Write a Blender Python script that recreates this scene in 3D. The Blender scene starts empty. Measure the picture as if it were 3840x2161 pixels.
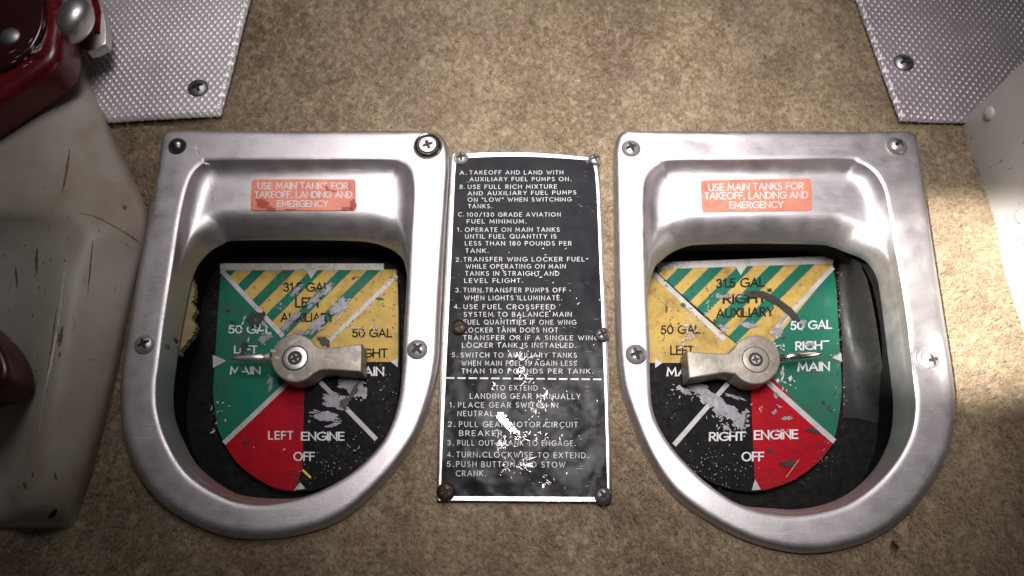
import bpy, bmesh, math, random
from mathutils import Vector, Matrix, noise
random.seed(7)
R = math.radians
scene = bpy.context.scene
C = scene.collection

# ------------------------------------------------------------------ camera
CAM = Vector((0.0, -0.120, 0.320))
PITCH = 20.5
LENS = 26.0
cam_data = bpy.data.cameras.new('camera')
cam_data.lens = LENS
cam_data.sensor_width = 36.0
cam_data.clip_start = 0.005
cam_data.clip_end = 20
cam = bpy.data.objects.new('camera', cam_data)
C.objects.link(cam)
cam.location = CAM
cam.rotation_euler = (R(PITCH), 0, 0)
cam_data.dof.use_dof = True
cam_data.dof.focus_distance = 0.335
cam_data.dof.aperture_fstop = 9.0
scene.camera = cam

# ------------------------------------------------------------------ world and lamps
world = bpy.data.worlds.new('World')
scene.world = world
world.use_nodes = True
bg = world.node_tree.nodes['Background']
bg.inputs[0].default_value = (0.95, 0.92, 1.0, 1)
bg.inputs[1].default_value = 0.03

def area(name, loc, target, size, power, col, spread=180):
    l = bpy.data.lights.new(name, 'AREA')
    l.shape = 'DISK'
    l.size = size
    l.energy = power
    l.color = col
    l.spread = R(spread)
    o = bpy.data.objects.new(name, l)
    C.objects.link(o)
    o.location = loc
    o.rotation_euler = (Vector(target) - Vector(loc)).to_track_quat('-Z', 'Y').to_euler()
    return o

area('cabin_lamp', (0.03, 0.03, 0.43), (0.058, 0.045, 0.0), 0.14, 0.40, (1.0, 0.95, 0.93), 58)
area('added_fill', (0.00, 0.36, 0.60), (-0.01, 0.17, 0.0), 0.30, 0.42, (1.0, 0.95, 0.96), 62)  # added fill, no visible source, lightening the upper left sheet and upper carpet

def spot(name, loc, target, power, cone, blend, radius, col):
    l = bpy.data.lights.new(name, 'SPOT')
    l.energy = power
    l.spot_size = R(cone)
    l.spot_blend = blend
    l.shadow_soft_size = radius
    l.color = col
    o = bpy.data.objects.new(name, l)
    C.objects.link(o)
    o.location = loc
    o.rotation_euler = (Vector(target) - Vector(loc)).to_track_quat('-Z', 'Y').to_euler()
    return o

scene.view_settings.view_transform = 'Standard'
scene.view_settings.look = 'None'
scene.view_settings.exposure = 0.0
scene.view_settings.gamma = 1.0
scene.render.engine = 'CYCLES'
scene.cycles.use_denoising = True
scene.cycles.max_bounces = 8

# ------------------------------------------------------------------ where a line of sight of the photograph meets a level
ROT = Matrix.Rotation(R(PITCH), 3, 'X')
def ray(x, y):
    k = 36.0 / LENS
    return ROT @ Vector(((x / 3840 - 0.5) * k, (0.5 - y / 2161) * (576 / 1024) * k, -1.0))
def P(x, y, z=0.0):
    d = ray(x, y)
    t = (z - CAM.z) / d.z
    return CAM + d * t
def Pplane(x, y, p0, n):
    d = ray(x, y)
    return CAM + d * ((p0 - CAM).dot(n) / d.dot(n))

# crop frames used while measuring the photograph
def LT(x, y): return (640 + x / 2.6833, 860 + y / 2.6833)
def LB(x, y): return (640 + x / 2.6833, 1360 + y / 2.6833)
def RT(x, y): return (2360 + x / 2.6833, 860 + y / 2.6833)
def RB(x, y): return (2360 + x / 2.6833, 1360 + y / 2.6833)
def C5(x, y): return (1560 + x / 3.0667, 520 + y / 3.0667)
def C6(x, y): return (1560 + x / 3.0667, 960 + y / 3.0667)
def C7(x, y): return (1560 + x / 2.8429, 1410 + y / 2.8429)

spot('torch', P(3565, 1105, 0) + Vector((-0.33, -0.03, 0.42)), P(3565, 1105, 0), 72, 12.0, 0.65, 0.006, (1.0, 0.97, 0.90))

# ------------------------------------------------------------------ materials
MATS = {}
class NT:
    """small helper round a node tree"""
    def __init__(self, name):
        self.m = bpy.data.materials.new(name)
        self.m.use_nodes = True
        self.t = self.m.node_tree
        self.b = self.t.nodes['Principled BSDF']
        self.tc = self.t.nodes.new('ShaderNodeTexCoord').outputs['Object']
    def n(self, typ, **kw):
        nd = self.t.nodes.new(typ)
        for k, v in kw.items():
            if k in nd.inputs:
                nd.inputs[k].default_value = v
            else:
                setattr(nd, k, v)
        return nd
    def l(self, a, b): self.t.links.new(a, b)
    def mapping(self, scale=(1, 1, 1), rot=(0, 0, 0)):
        nd = self.t.nodes.new('ShaderNodeMapping')
        nd.inputs['Scale'].default_value = scale
        nd.inputs['Rotation'].default_value = rot
        self.l(self.tc, nd.inputs['Vector'])
        return nd.outputs[0]
    def noise(self, scale, detail=4, rough=0.55, vec=None, dist=0.0):
        nd = self.n('ShaderNodeTexNoise')
        nd.inputs['Scale'].default_value = scale
        nd.inputs['Detail'].default_value = detail
        nd.inputs['Roughness'].default_value = rough
        nd.inputs['Distortion'].default_value = dist
        self.l(vec if vec is not None else self.tc, nd.inputs['Vector'])
        return nd.outputs['Fac']
    def ramp(self, fac, stops):
        nd = self.n('ShaderNodeValToRGB')
        e = nd.color_ramp.elements
        while len(e) < len(stops): e.new(0.5)
        for i, (p, c) in enumerate(stops):
            e[i].position = p
            e[i].color = (c, c, c, 1) if isinstance(c, (int, float)) else (*c, 1)
        self.l(fac, nd.inputs[0])
        return nd.outputs[0]
    def mix(self, fac, a, b, typ='MIX'):
        nd = self.n('ShaderNodeMix', data_type='RGBA', blend_type=typ)
        for sock, v in ((nd.inputs[0], fac), (nd.inputs[6], a), (nd.inputs[7], b)):
            if isinstance(v, (int, float)): sock.default_value = v
            elif isinstance(v, tuple): sock.default_value = (*v, 1)
            else: self.l(v, sock)
        return nd.outputs[2]
    def bump(self, h, strength, dist, prev=None):
        nd = self.n('ShaderNodeBump')
        nd.inputs['Strength'].default_value = strength
        nd.inputs['Distance'].default_value = dist
        self.l(h, nd.inputs['Height'])
        if prev is not None: self.l(prev, nd.inputs['Normal'])
        return nd.outputs[0]
    def set(self, key, v):
        s = self.b.inputs[key]
        if isinstance(v, (int, float)): s.default_value = v
        elif isinstance(v, tuple): s.default_value = (*v, 1)
        else: self.l(v, s)

def metal(name, c, dark, rough=(0.28, 0.5), scratch=0.25, grime=0.5, dents=0.0, gscale=60):
    k = NT(name)
    g = k.ramp(k.noise(gscale, 6, 0.65), [(0.35, 0.0), (0.75, grime)])
    col = k.mix(g, c, dark)
    specks = k.ramp(k.noise(900, 2, 0.5), [(0.70, 0.0), (0.76, 0.55)])
    col = k.mix(specks, col, tuple(x * 0.45 for x in dark))
    # hairline scratches in three directions
    s = None
    for i, a in enumerate((95, 62, 128)):
        v = k.mapping((70, 2600, 900), (0, 0, R(a)))
        f = k.ramp(k.noise(1.0, 2, 0.5, v), [(0.66, 0.0), (0.72, 1.0)])
        patch = k.ramp(k.noise(45 + 17 * i, 2, 0.5), [(0.44, 0.0), (0.60, 1.0)])
        f = k.mix(1.0, f, patch, 'MULTIPLY')
        s = f if s is None else k.mix(1.0, s, f, 'ADD')
    col = k.mix(k.mix(1.0, s, (scratch,) * 3, 'MULTIPLY'), col, tuple(min(1, x * 1.35) for x in c))
    k.set('Base Color', col)
    k.set('Metallic', 1.0)
    k.set('Roughness', k.ramp(k.noise(110, 5, 0.6), [(0.3, rough[0]), (0.7, rough[1])]))
    b = k.bump(k.noise(1500, 2, 0.5), 0.10, 0.0003)
    b = k.bump(s, 0.25 * scratch * 4, 0.00012, b)
    if dents: b = k.bump(k.noise(max(70, gscale * 1.6), 3, 0.5), dents, 0.002 * 70 / max(70, gscale * 1.6), b)
    k.set('Normal', b)
    return k.m

def paint(name, c, rough=0.4, dirt=(0.05, 0.04, 0.03), dirt_amt=0.5, dscale=130, specks=0.6, bump=0.08, spec=0.5, chip=None, chip_t=0.70):
    k = NT(name)
    col = k.mix(k.ramp(k.noise(55, 3, 0.5), [(0.3, 0.0), (0.7, 0.35)]), c, tuple(x * 0.72 for x in c))
    col = k.mix(k.ramp(k.noise(dscale, 6, 0.7), [(0.50, 0.0), (0.76, dirt_amt)]), col, dirt)
    col = k.mix(k.ramp(k.noise(dscale * 0.45, 5, 0.75, None, 0.6), [(0.50, 0.0), (0.80, dirt_amt)]), col, dirt)
    col = k.mix(k.ramp(k.noise(620, 3, 0.6), [(0.66, 0.0), (0.71, specks)]), col, dirt)
    if chip is not None:
        col = k.mix(k.ramp(k.noise(430, 3, 0.65, k.mapping((1, 1, 1), (0, 0, 1.1))), [(chip_t, 0.0), (chip_t + 0.02, 0.9)]), col, chip)
    k.set('Base Color', col)
    k.set('Roughness', k.ramp(k.noise(240, 4, 0.6), [(0.3, rough * 0.7), (0.7, min(1, rough * 1.4))]))
    k.set('Specular IOR Level', spec)
    k.set('Normal', k.bump(k.noise(500, 4, 0.6), bump, 0.0006))
    return k.m

def carpet_mat(name, hair=False):
    k = NT(name)
    base = k.mix(k.ramp(k.noise(330, 4, 0.65), [(0.32, 0.0), (0.68, 1.0)]), (0.245, 0.192, 0.128), (0.372, 0.300, 0.206))
    base = k.mix(k.ramp(k.noise(26, 4, 0.6), [(0.38, 0.0), (0.66, 0.65)]), base, (0.200, 0.148, 0.112))
    base = k.mix(k.ramp(k.noise(48, 3, 0.6, k.mapping((1, 1, 1), (0, 0, 0.7))), [(0.60, 0.0), (0.76, 0.50)]), base, (0.105, 0.082, 0.052))
    base = k.mix(k.ramp(k.noise(170, 4, 0.7, k.mapping((1, 1.6, 1), (0, 0, -0.4))), [(0.56, 0.0), (0.74, 0.62)]), base, (0.105, 0.076, 0.043))
    if hair: base = k.mix(1.0, base, (1.15, 1.12, 1.06), 'MULTIPLY')
    k.set('Base Color', base)
    k.set('Roughness', 0.95)
    k.set('Specular IOR Level', 0.1)
    if not hair:
        b = k.bump(k.noise(420, 5, 0.7), 0.8, 0.0012)
        b = k.bump(k.noise(140, 3, 0.6), 0.5, 0.002, b)
        k.set('Normal', b)
    return k.m

def plain(name, c, rough=0.5, metal_=0.0, spec=0.5, coat=0.0):
    k = NT(name)
    k.set('Base Color', k.mix(k.ramp(k.noise(260, 4, 0.6), [(0.3, 0.0), (0.75, 0.7)]), c, tuple(x * 0.6 for x in c)))
    k.set('Roughness', k.ramp(k.noise(300, 3, 0.6), [(0.3, rough * 0.8), (0.7, min(1, rough * 1.25))]))
    k.set('Metallic', metal_)
    k.set('Specular IOR Level', spec)
    k.set('Coat Weight', coat)
    return k.m

M = {}
M['alu'] = metal('bezel_aluminium', (0.62, 0.585, 0.60), (0.44, 0.41, 0.42), (0.42, 0.54), 0.3, 0.6, 0.03)
M['steel'] = metal('screw_steel', (0.46, 0.43, 0.42), (0.20, 0.18, 0.17), (0.26, 0.4), 0.1, 0.6)
M['steel'].node_tree.nodes['Principled BSDF'].inputs['Metallic'].default_value = 0.65
M['dark_steel'] = metal('dull_steel', (0.34, 0.33, 0.33), (0.14, 0.13, 0.12), (0.35, 0.55), 0.1, 0.6)
M['black_steel'] = metal('darkened_steel', (0.20, 0.19, 0.185), (0.08, 0.075, 0.07), (0.25, 0.4), 0.1, 0.6)
M['bright_steel'] = metal('bright_steel', (0.72, 0.68, 0.62), (0.35, 0.31, 0.27), (0.14, 0.25), 0.1, 0.3)
M['rust'] = metal('rusty_steel', (0.16, 0.10, 0.075), (0.05, 0.028, 0.018), (0.35, 0.6), 0.1, 0.8)
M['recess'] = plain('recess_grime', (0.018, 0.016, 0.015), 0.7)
M['cast'] = metal('worn_cast_knob', (0.31, 0.275, 0.235), (0.15, 0.13, 0.108), (0.38, 0.55), 0.2, 0.8, 0.30, 190)
M['cast'].node_tree.nodes['Principled BSDF'].inputs['Metallic'].default_value = 0.45
M['remnant'] = plain('peeling_lacquer', (0.40, 0.36, 0.31), 0.5)
M['ring'] = metal('pale_washer', (0.66, 0.64, 0.62), (0.45, 0.42, 0.40), (0.35, 0.5), 0.2, 0.4)
M['green'] = paint('green_paint', (0.003, 0.115, 0.072), 0.42, spec=0.2, chip=(0.28, 0.30, 0.28), chip_t=0.735)
M['yellow'] = paint('yellow_paint', (0.45, 0.305, 0.080), 0.5, spec=0.15, dirt=(0.12, 0.075, 0.025), dirt_amt=0.7, chip=(0.55, 0.52, 0.45), chip_t=0.76)
M['red'] = paint('red_paint', (0.33, 0.001, 0.007), 0.5, spec=0.12, dirt=(0.12, 0.0, 0.02), dirt_amt=0.6, chip=(0.4, 0.3, 0.28), chip_t=0.77)
M['black'] = paint('black_paint', (0.006, 0.006, 0.007), 0.5, spec=0.06, dirt=(0.020, 0.017, 0.012), dirt_amt=0.5, specks=0.35, bump=0.25, chip=(0.42, 0.40, 0.36), chip_t=0.725)
M['white'] = paint('white_line_paint', (0.43, 0.415, 0.41), 0.42, dirt=(0.2, 0.17, 0.13), dirt_amt=0.7, dscale=210)
M['ink_black'] = paint('black_ink', (0.010, 0.008, 0.005), 0.5, dirt=(0.08, 0.06, 0.03), dirt_amt=0.2, spec=0.1)
M['ink_white'] = paint('white_ink', (0.58, 0.58, 0.58), 0.45, dirt=(0.25, 0.25, 0.24), dirt_amt=0.35, dscale=300)
M['bare'] = metal('bare_worn_metal', (0.25, 0.24, 0.27), (0.10, 0.095, 0.105), (0.35, 0.6), 0.3, 0.7, 0.4, 220)
M['bare'].node_tree.nodes['Principled BSDF'].inputs['Metallic'].default_value = 0.4
M['flake'] = plain('chipped_white', (0.46, 0.45, 0.45), 0.5)
M['grime'] = plain('oily_grime', (0.016, 0.014, 0.012), 0.4)
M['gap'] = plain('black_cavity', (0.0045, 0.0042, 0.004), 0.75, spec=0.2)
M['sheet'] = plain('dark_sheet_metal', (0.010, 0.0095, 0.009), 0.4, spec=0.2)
M['orange'] = paint('orange_sticker', (0.63, 0.215, 0.145), 0.40, dirt=(0.30, 0.03, 0.012), dirt_amt=0.85, dscale=55, specks=0.1, bump=0.03)
M['stain'] = plain('dark_red_stain', (0.33, 0.055, 0.03), 0.5)
M['orange_edge'] = plain('sticker_rim', (0.35, 0.13, 0.07), 0.6)
M['foam'] = plain('fibre_lining', (0.27, 0.21, 0.12), 0.95, spec=0.05)
M['carpet'] = carpet_mat('carpet_backing')
M['pile'] = carpet_mat('carpet_pile', True)
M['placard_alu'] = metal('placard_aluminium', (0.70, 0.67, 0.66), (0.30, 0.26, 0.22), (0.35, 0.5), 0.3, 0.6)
M['red_gloss'] = plain('red_enamel', (0.135, 0.0005, 0.004), 0.3, coat=0.25)
M['dark_red'] = plain('dark_red_enamel', (0.035, 0.001, 0.003), 0.25, coat=0.5)
M['dark_red_grip'] = plain('deep_red_plastic', (0.055, 0.0006, 0.003), 0.35, coat=0.2)
M['dust'] = plain('brown_dust', (0.10, 0.080, 0.052), 0.9, spec=0.1)
M['scuff'] = plain('brown_scuff', (0.15, 0.105, 0.075), 0.8)
M['step_shade'] = plain('painted_step_shade', (0.22, 0.18, 0.14), 0.8)
M['crease_light'] = plain('painted_crease_highlight', (0.72, 0.68, 0.63), 0.6)
M['lint'] = plain('black_lint', (0.012, 0.010, 0.009), 0.8)
M['yellow_fibre'] = plain('yellow_fibre', (0.75, 0.60, 0.08), 0.5)
M['gold_fibre'] = plain('straw_fibre', (0.50, 0.30, 0.10), 0.5)

def placard_black():
    k = NT('placard_black_enamel')
    col = k.mix(k.ramp(k.noise(90, 4, 0.6), [(0.45, 0.0), (0.8, 0.4)]), (0.008, 0.008, 0.011), (0.016, 0.015, 0.017))
    v = k.mapping((240, 1500, 500), (0, 0, R(55)))
    sc = k.mix(1.0, k.ramp(k.noise(1.0, 2, 0.5, v), [(0.69, 0.0), (0.73, 0.7)]), k.ramp(k.noise(40, 2, 0.5), [(0.52, 0.0), (0.66, 1.0)]), 'MULTIPLY')
    col = k.mix(sc, col, (0.42, 0.40, 0.40))
    k.set('Base Color', col)
    k.set('Roughness', k.ramp(k.noise(120, 5, 0.65), [(0.3, 0.20), (0.7, 0.34)]))
    k.set('Specular IOR Level', 0.06)
    sx = k.n('ShaderNodeSeparateXYZ'); k.l(k.tc, sx.inputs[0])
    mr = k.n('ShaderNodeMapRange')
    mr.inputs['From Min'].default_value = 0.030; mr.inputs['From Max'].default_value = -0.040
    mr.inputs['To Min'].default_value = 0.10; mr.inputs['To Max'].default_value = 0.50
    k.l(sx.outputs['Y'], mr.inputs['Value'])
    hgt = k.mix(1.0, k.noise(70, 2, 0.45, None, 0.2), mr.outputs[0], 'MULTIPLY')
    k.set('Normal', k.bump(hgt, 0.75, 0.003))
    return k.m
M['placard_black'] = placard_black()

def cover_mat():
    k = NT('scuffed_white_plastic')
    col = k.mix(k.ramp(k.noise(18, 4, 0.6), [(0.3, 0.0), (0.7, 0.8)]), (0.45, 0.415, 0.365), (0.29, 0.245, 0.19))
    v = k.mapping((190, 28, 60), (0, 0, R(8)))
    col = k.mix(k.ramp(k.noise(1.0, 3, 0.6, v), [(0.67, 0.0), (0.74, 0.75)]), col, (0.11, 0.075, 0.05))
    col = k.mix(k.ramp(k.noise(26, 3, 0.6, k.mapping((1, 0.6, 1), (0, 0, 0.4))), [(0.56, 0.0), (0.74, 0.65)]), col, (0.25, 0.165, 0.085))
    col = k.mix(k.ramp(k.noise(240, 3, 0.6), [(0.68, 0.0), (0.76, 0.5)]), col, (0.12, 0.09, 0.06))
    k.set('Base Color', col)
    k.set('Roughness', 0.5)
    k.set('Normal', k.bump(k.noise(60, 5, 0.6), 0.15, 0.002))
    return k.m
M['cover'] = cover_mat()

def panel_mat():
    k = NT('cream_painted_panel')
    col = k.mix(k.ramp(k.noise(40, 4, 0.6), [(0.3, 0.0), (0.7, 0.5)]), (0.43, 0.415, 0.395), (0.34, 0.325, 0.30))
    col = k.mix(k.ramp(k.noise(300, 2, 0.5, k.mapping((1, 1, 0.6))), [(0.70, 0.0), (0.74, 0.75)]), col, (0.08, 0.06, 0.045))
    k.set('Base Color', col)
    k.set('Roughness', 0.45)
    k.set('Normal', k.bump(k.noise(200, 4, 0.6), 0.08, 0.001))
    return k.m
M['panel'] = panel_mat()

def mat_vinyl(name, c, metal_):
    k = NT(name)
    col = k.mix(k.ramp(k.noise(22, 4, 0.6), [(0.35, 0.0), (0.7, 0.6)]), c, tuple(x * 0.62 for x in c))
    col = k.mix(k.ramp(k.noise(500, 3, 0.6), [(0.60, 0.0), (0.78, 0.4)]), col, tuple(x * 0.35 for x in c))
    k.set('Base Color', col)
    k.set('Metallic', metal_)
    k.set('Roughness', 0.38)
    k.set('Normal', k.bump(k.noise(1400, 2, 0.5), 0.15, 0.0003))
    return k.m
M['mat_pale'] = mat_vinyl('silvery_embossed_sheet', (0.66, 0.61, 0.62), 0.3)
M['mat_shaded'] = mat_vinyl('shaded_embossed_sheet', (0.38, 0.335, 0.36), 0.45)  # same sheet as the pale one, its shade put into a darker colour

# ------------------------------------------------------------------ object helpers
def thing(name, label, cat, loc, group=None):
    o = bpy.data.objects.new(name, None)
    o.empty_display_size = 0.01
    C.objects.link(o)
    o.location = loc
    o['label'] = label
    o['category'] = cat
    if group: o['group'] = group
    return o

def root_loc(o):
    v = Vector((0, 0, 0))
    while o is not None:
        v = v + o.location
        o = o.parent
    return v

def mesh(name, verts, faces, mats, parent=None, smooth=True, fmat=None, loc=None, angle=None):
    """verts are in world space; the object sits at its thing's base"""
    off = root_loc(parent) if parent is not None else Vector(loc or (0, 0, 0))
    me = bpy.data.meshes.new(name)
    me.from_pydata([tuple(Vector(v) - off) for v in verts], [], faces)
    for m in (mats if isinstance(mats, (list, tuple)) else [mats]):
        me.materials.append(m)
    if fmat:
        for i, k in enumerate(fmat): me.polygons[i].material_index = k
    bm = bmesh.new(); bm.from_mesh(me)
    bmesh.ops.recalc_face_normals(bm, faces=bm.faces)
    bm.to_mesh(me); bm.free()
    if smooth:
        me.shade_smooth()
        if angle:
            try: me.set_sharp_from_angle(angle=R(angle))
            except Exception: pass
    o = bpy.data.objects.new(name, me)
    C.objects.link(o)
    if parent is not None: o.parent = parent
    else: o.location = off
    return o

def flat(name, polys, mat, parent, normal_up=True, fmat=None):
    """sheet polygons (lists of world points) in one mesh, all facing up"""
    verts, faces = [], []
    for poly in polys:
        a = sum((poly[i].x * poly[(i + 1) % len(poly)].y - poly[(i + 1) % len(poly)].x * poly[i].y) for i in range(len(poly)))
        if a < 0: poly = poly[::-1]
        n = len(verts)
        verts += poly
        faces.append(list(range(n, n + len(poly))))
    off = root_loc(parent)
    me = bpy.data.meshes.new(name)
    me.from_pydata([tuple(v - off) for v in verts], [], faces)
    for m in (mat if isinstance(mat, (list, tuple)) else [mat]): me.materials.append(m)
    if fmat:
        for i, k in enumerate(fmat): me.polygons[i].material_index = k
    o = bpy.data.objects.new(name, me)
    C.objects.link(o)
    o.parent = parent
    if name.endswith('_specks'): o['kind'] = 'stuff'
    return o

def catmull(pts, n, closed=True):
    out = []
    N = len(pts)
    for i in range(N if closed else N - 1):
        p0, p1, p2, p3 = (pts[(i + j) % N] if closed else pts[min(max(i + j, 0), N - 1)] for j in (-1, 0, 1, 2))
        for j in range(n):
            t = j / n
            out.append(0.5 * ((2 * p1) + (p2 - p0) * t + (2 * p0 - 5 * p1 + 4 * p2 - p3) * t * t + (3 * p1 - p0 - 3 * p2 + p3) * t ** 3))
    if not closed: out.append(pts[-1].copy())
    return out

def loft(rings, closed=True):
    n = len(rings[0])
    verts = [v for r in rings for v in r]
    faces = []
    for i in range(len(rings) - 1):
        for j in range(n if closed else n - 1):
            faces.append((i * n + j, i * n + (j + 1) % n, (i + 1) * n + (j + 1) % n, (i + 1) * n + j))
    return verts, faces

def prism(name, pts2, z0, z1, mat, parent, bevel=0.0, seg=3, smooth=True, zs=None):
    """solid from an outline of world points, between two levels, edges bevelled"""
    bm = bmesh.new()
    off = root_loc(parent)
    bot = [bm.verts.new((p.x - off.x, p.y - off.y, z0 - off.z)) for p in pts2]
    top = [bm.verts.new((p.x - off.x, p.y - off.y, (z1 if zs is None else zs[i]) - off.z)) for i, p in enumerate(pts2)]
    n = len(pts2)
    bm.faces.new(bot[::-1]); ft = bm.faces.new(top)
    for i in range(n):
        bm.faces.new((bot[i], bot[(i + 1) % n], top[(i + 1) % n], top[i]))
    bmesh.ops.recalc_face_normals(bm, faces=bm.faces)
    if bevel:
        bmesh.ops.bevel(bm, geom=[e for e in bm.edges if ft in e.link_faces], offset=bevel, segments=seg, affect='EDGES', profile=0.5, clamp_overlap=True)
    me = bpy.data.meshes.new(name)
    bm.to_mesh(me); bm.free()
    me.materials.append(mat)
    if smooth:
        me.shade_smooth()
        try: me.set_sharp_from_angle(angle=R(35))
        except Exception: pass
    o = bpy.data.objects.new(name, me)
    C.objects.link(o)
    o.parent = parent
    return o

def frame_of(n):
    n = Vector(n).normalized()
    a = Vector((1, 0, 0)) if abs(n.x) < 0.9 else Vector((0, 1, 0))
    u = (a - n * a.dot(n)).normalized()
    return u, n.cross(u), n

def lathe(name, centre, prof, mat, parent, axis=(0, 0, 1), seg=40, sx=1.0, sy=1.0, rot=0.0, angle=40):
    u, v, w = frame_of(axis)
    rings = []
    for r, h in prof:
        ring = []
        for i in range(seg):
            a = 2 * math.pi * i / seg
            x, y = r * math.cos(a) * sx, r * math.sin(a) * sy
            x, y = x * math.cos(rot) - y * math.sin(rot), x * math.sin(rot) + y * math.cos(rot)
            ring.append(centre + u * x + v * y + w * h)
        rings.append(ring)
    verts, faces = loft(rings)
    if prof[-1][0] > 1e-7: faces.append(tuple(range(len(verts) - seg, len(verts))))
    return mesh(name, verts, faces, mat, parent, True, angle=angle)

def screw(parent, p, rad, height, mat, rot=0.0, axis=(0, 0, 1), name='screw', cross=True, countersunk=False, depth=0.55):
    """domed cross-recess screw: the head is one mesh, its recess a sub-part"""
    u, v, w = frame_of(axis)
    NR, NS = 22, 72
    cr, sr = math.cos(rot), math.sin(rot)
    vs = [p + w * (height * (0.55 if countersunk else 1.0))]
    info = [(0, 0)]
    def hz(x, y):
        rr = math.hypot(x, y) / rad
        if countersunk: h = height * (0.55 - 0.05 * rr)
        else: h = height * (0.35 * math.sqrt(max(0.0, 1 - min(1, rr) ** 4)) + 0.65 * (1 - min(1, rr) ** 2))
        xr, yr = abs(x * cr + y * sr) / rad, abs(-x * sr + y * cr) / rad
        arm, wid = 0.60, 0.155
        d = 0
        if cross:
            for a, b in ((xr, yr), (yr, xr)):
                if a < arm and b < wid * (1.25 - 0.5 * a / arm):
                    d = max(d, 1 - 0.65 * a / arm)
            if math.hypot(xr, yr) < 0.2: d = max(d, 1)
        return h - d * depth * height, d
    verts, dd = [], []
    for i in range(NR + 1):
        r = rad * (i / NR) ** 0.9
        for j in range(NS):
            a = 2 * math.pi * j / NS
            x, y = r * math.cos(a), r * math.sin(a)
            h, d = hz(x, y)
            verts.append(p + u * x + v * y + w * h)
            dd.append(d)
    for j in range(NS):
        a = 2 * math.pi * j / NS
        verts.append(p + u * rad * 0.99 * math.cos(a) + v * rad * 0.99 * math.sin(a) - w * 0.0012)
        dd.append(0)
    head, rec = [], []
    for i in range(NR + 1):
        for j in range(NS):
            f = (i * NS + j, i * NS + (j + 1) % NS, (i + 1) * NS + (j + 1) % NS, (i + 1) * NS + j)
            (rec if sum(1 for q in f if dd[q] > 0) >= 3 else head).append(f)
    def sub(faces):
        used = sorted({q for f in faces for q in f})
        ix = {q: n for n, q in enumerate(used)}
        return [verts[q] for q in used], [tuple(ix[q] for q in f) for f in faces]
    hv, hf = sub(head)
    o = mesh(name, hv, hf, mat, parent, True, angle=50)
    if cross:
        rv, rf = sub(rec)
        mesh('recess', rv, rf, M['recess'], o, False)
    return o

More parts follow.
